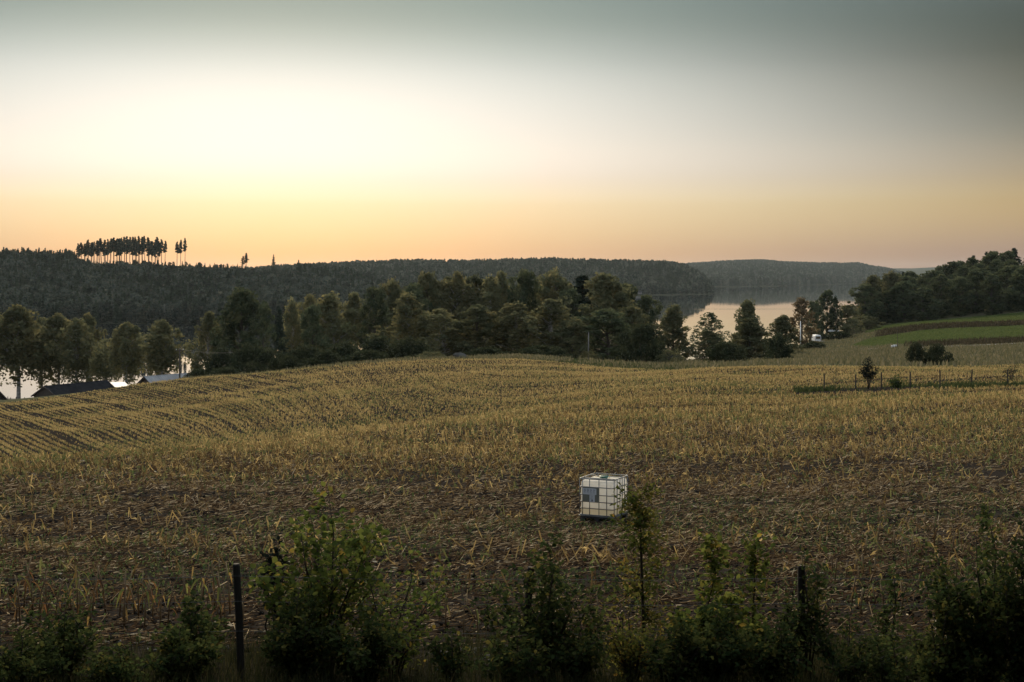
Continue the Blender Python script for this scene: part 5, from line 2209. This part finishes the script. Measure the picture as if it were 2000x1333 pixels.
shrub('low_shrub', 720, 14.4, 1205, 200, 'low dark growth below the sprawling hazel', L_shrub, 7, .055, 1100, 31)
shrub('low_shrub', 1010, 14.3, 1225, 150, 'low dark shrub at the left foot of the middle fence post', L_shrub, 6, .055, 800, 32)
shrub('low_shrub', 1320, 14.3, 1225, 140, 'low dark shrub between the slender sapling and the maples', L_shrub, 6, .055, 800, 33)
shrub('low_shrub', 1740, 14.2, 1235, 170, 'low dark scrub below the thin sparse sapling', L_shrub, 6, .05, 800, 34)
shrub('low_shrub', 230, 14.2, 1262, 160, 'low dark scrub between the corner shrubs and the left post', L_shrub, 6, .05, 700, 35)
# by the far fence
shrub('small_tree', 1697, 110.5, 698, 34, 'small dark multi stemmed tree standing in the far wire fence', L_blackish, 7, .11, 1200, 24, low=.5)
shrub('small_bush', 1752, 110.5, 740, 24, 'low green bush between posts of the far wire fence', L_shrub, 5, .2, 260, 25)
shrub('small_bush', 1976, 118, 708, 30, 'bare branched bush behind the right end of the far fence', L_blackish, 7, .12, 120, 26, low=.5)
shrub('bare_sapling', 1630, 110.5, 718, 14, 'bare leaning sapling at the left end of the far fence', L_blackish, 2, .10, 20, 27, single=True, lean=.08)


# ------------------------------------------------------------------ grass
def blades(name, label, n, pos, h0, h1, w0, mat_, g, bend=.5):
    x, y = pos
    z = height(x, y)
    n = len(x)
    h = g.uniform(h0, h1, n)
    a = g.uniform(0, 6.28, n)
    d = np.stack([np.cos(a), np.sin(a), 0 * a], 1)
    s = np.stack([-np.sin(a), np.cos(a), 0 * a], 1) * (w0 * g.uniform(.6, 1.4, n))[:, None]
    B = np.stack([x, y, z - .02], 1)
    bd = (h * g.uniform(.1, bend, n))[:, None]
    up = np.stack([0 * h, 0 * h, h], 1)
    M = B + up * .6 + d * bd * .4
    T = B + up * g.uniform(.75, 1, n)[:, None] + d * bd
    V = np.stack([B - s, B + s, M + s * .7, M - s * .7, T], 1).reshape(-1, 3)
    b = (np.arange(n) * 5)[:, None]
    Q = b + np.array([[0, 1, 2, 3]])
    Tt = b + np.array([[3, 2, 4]])
    tint = np.repeat(np.clip(g.normal(.45, .25, n), 0, 1), 5)
    me = mesh_np(name, V, [Q, Tt], tint)
    return tag(obj(name, me, None, mat_), label, kind='stuff')


def grasses():
    g = np.random.default_rng(61)
    vg = mat_leaf('verge_grass_blade', [(.018, .024, .012), (.036, .04, .018), (.08, .068, .034)], .4, 0)
    mg = mat_leaf('meadow_grass_blade', [(.08, .085, .042), (.15, .135, .075), (.23, .195, .12)], .4, 0)
    gg = mat_leaf('green_grass_blade', [(.035, .05, .02), (.055, .07, .028), (.085, .09, .04)], .4, 0)
    hg = mat_leaf('bank_grass_blade', [(.03, .03, .016), (.06, .05, .03), (.10, .08, .055)], .35, 0)
    cg = mat_leaf('crop_blade', [(.06, .085, .03), (.09, .115, .04), (.125, .14, .052)], .45, 0)
    x, y, u = frame_points(60000, 11.5, 18.2, g)
    k = g.uniform(size=len(x)) < (.15 + 1.0 * vnoise(x, y, .9, 12)) * np.clip((18.0 - y + 1.5 * (vnoise(x, y, .7, 19) - .5)) / 1.4, 0, 1)
    blades('verge_grass', 'dark rank grass along the near fence', 0, (x[k], y[k]), .08, .42, .0040, vg, g, .8)
    # long green grass under the far fence
    x, y, u = frame_points(9000, 106.5, 113, g, u0=1550, u1=2080)
    k = g.uniform(size=len(x)) < np.clip((vnoise(x, y, 2.6, 13) - .47) * 4.5, .03, 1) * np.clip(1.6 - np.abs(y - 109.7 - .8 * np.sin(x * .7)) / 2.2, 0, 1)
    blades('fence_grass', 'green grass strip under the far wire fence', 0, (x[k], y[k]), .15, .55, .04, gg, g, .6)
    # meadow beyond the field
    x, y, u = frame_points(90000, 150, 520, g, u0=1130, u1=2100)
    ed = tab(u, EDGE)
    k = (y > ed + .5) & (zone(x, y) == 1) & (height(x, y) > .5) & (g.uniform(size=len(x)) < .3 + .9 * vnoise(x, y, 8, 14))
    blades('meadow_grass', 'long dry grass of the meadow beyond the field', 0, (x[k], y[k]), .25, .8, .09, mg, g, .6)
    k = (y > ed) & (y < ed + 26) & (u < 1420) & (g.uniform(size=len(x)) < .9)
    x2, y2, u2 = frame_points(9000, 165, 222, g, u0=1050, u1=1420)
    e2 = tab(u2, EDGE)
    k = (y2 > e2) & (y2 < e2 + 40)
    blades('green_strip', 'strip of green grass along the far edge of the stubble', 0, (x2[k], y2[k]), .12, .35, .06, gg, g, .6)
    # rank growth on the banks
    x, y, u = frame_points(40000, 364, 480, g, u0=1640, u1=2100)
    k = (zone(x, y) == 4)
    blades('bank_growth', 'dark rank growth on the rough banks between the green slopes', 0, (x[k], y[k]), .4, 1.3, .12, hg, g, .6)
    # shoots of the green crop
    x, y, u = frame_points(60000, 380, 562, g, u0=1660, u1=2100)
    k = (zone(x, y) == 3)
    blades('green_shoots', 'green crop growing on the terraced slope at right', 0, (x[k], y[k]), .15, .40, .10, cg, g, .6)
    # rank weeds at the wood edge
    x, y, u = frame_points(30000, 196, 260, g, u0=350, u1=1120)
    ed = tab(u, EDGE)
    k = (y > ed) & (y < ed + 26) & (g.uniform(size=len(x)) < vnoise(x, y, 5, 15) * 1.3)
    blades('wood_edge_weeds', 'rank weeds along the edge of the wood', 0, (x[k], y[k]), .2, .7, .08, mg, g, .6)


grasses()


# stones cleared to the field edge
def stones():
    g = np.random.default_rng(71)
    kinds = [rock_mesh('stone', .1, g, (1, g.uniform(.7, .95), g.uniform(.5, .75)), 2) for _ in range(6)]
    for m in kinds:
        m.materials.append(M_stone)
    for i in range(70):
        if i < 46:
            px, Y = g.uniform(840, 990), g.uniform(15.8, 17.8)
        else:
            px, Y = g.uniform(150, 470), g.uniform(17.3, 18.4)
        p = at(px, Y)
        o = bpy.data.objects.new('stone', kinds[g.integers(0, 6)])
        COL.objects.link(o)
        s = g.uniform(.15, .42) if i % 9 else g.uniform(.45, .62)
        o.scale = (s,) * 3
        o.rotation_euler = (g.normal(0, .3), g.normal(0, .3), g.uniform(0, 6.28))
        o.location = p + Vector((0, 0, .025 * s))
        if i < 46:
            tag(o, 'rounded grey field stone in the heap between the hazel and the dense shrub', 'stone', 'field stones by the middle of the fence')
        else:
            tag(o, 'grey field stone at the soil edge left of the left fence post', 'stone', 'field stones at the left')


stones()


# ------------------------------------------------------------------ unseen trees added behind and beside the viewpoint to shade the foreground
def roadside():
    g = np.random.default_rng(83)
    spots = [(-19, -4), (-12, -6), (-6.5, -7), (0, -8.5), (6.5, -7), (12.5, -6), (19, -4), (26, -2), (-26, -2)] + [(x + g.uniform(-2, 2), -14 - 6 * k + g.uniform(-2, 2)) for k in range(2) for x in range(-36, 37, 8)]
    spots += [(-9.5, -1.5), (10.5, -1.5), (-12, 5), (12.5, 6), (15, 13), (-16, 11), (20, 20), (-24, 4), (24, 6)]  # added at both sides, out of frame, to cut the side sky
    for i, (x, y) in enumerate(spots):
        kind = ('alder', 'oak', 'spruce')[i % 3] if y < -9 else ('oak', 'alder')[i % 2]
        tr, cr, h = TPL[kind][i % len(TPL[kind])]
        o = empty(NAMES[kind], (x, y, gz(x, y)), g.uniform(0, 6.28), g.uniform(.95, 1.2))
        tag(o, 'unseen tall tree added around the viewpoint to shade the foreground', 'tree', 'unseen shade trees added around the viewpoint')
        for nm, me in (('trunk', tr), ('crown', cr)):
            q = bpy.data.objects.new(nm, me)
            COL.objects.link(q)
            q.parent = o


roadside()


# ------------------------------------------------------------------ haze
def haze():
    mb = MB()
    z0, z1 = -5.0, 175.0
    mb.box((0, 0, (z0 + z1) / 2), (33000, 33000, z1 - z0))
    o = obj('haze', mb.mesh('haze'))
    m = bpy.data.materials.new('haze')
    m.use_nodes = True
    nt = m.node_tree
    nt.nodes.clear()
    out = nt.nodes.new('ShaderNodeOutputMaterial')
    v = nt.nodes.new('ShaderNodeVolumePrincipled')
    v.inputs['Color'].default_value = (.70, .86, 1.0, 1)
    v.inputs['Density'].default_value = HAZE
    v.inputs['Anisotropy'].default_value = .6
    nt.links.new(v.outputs[0], out.inputs['Volume'])
    o.data.materials.append(m)
    tag(o, kind='stuff')


HAZE = 0.000014
haze()
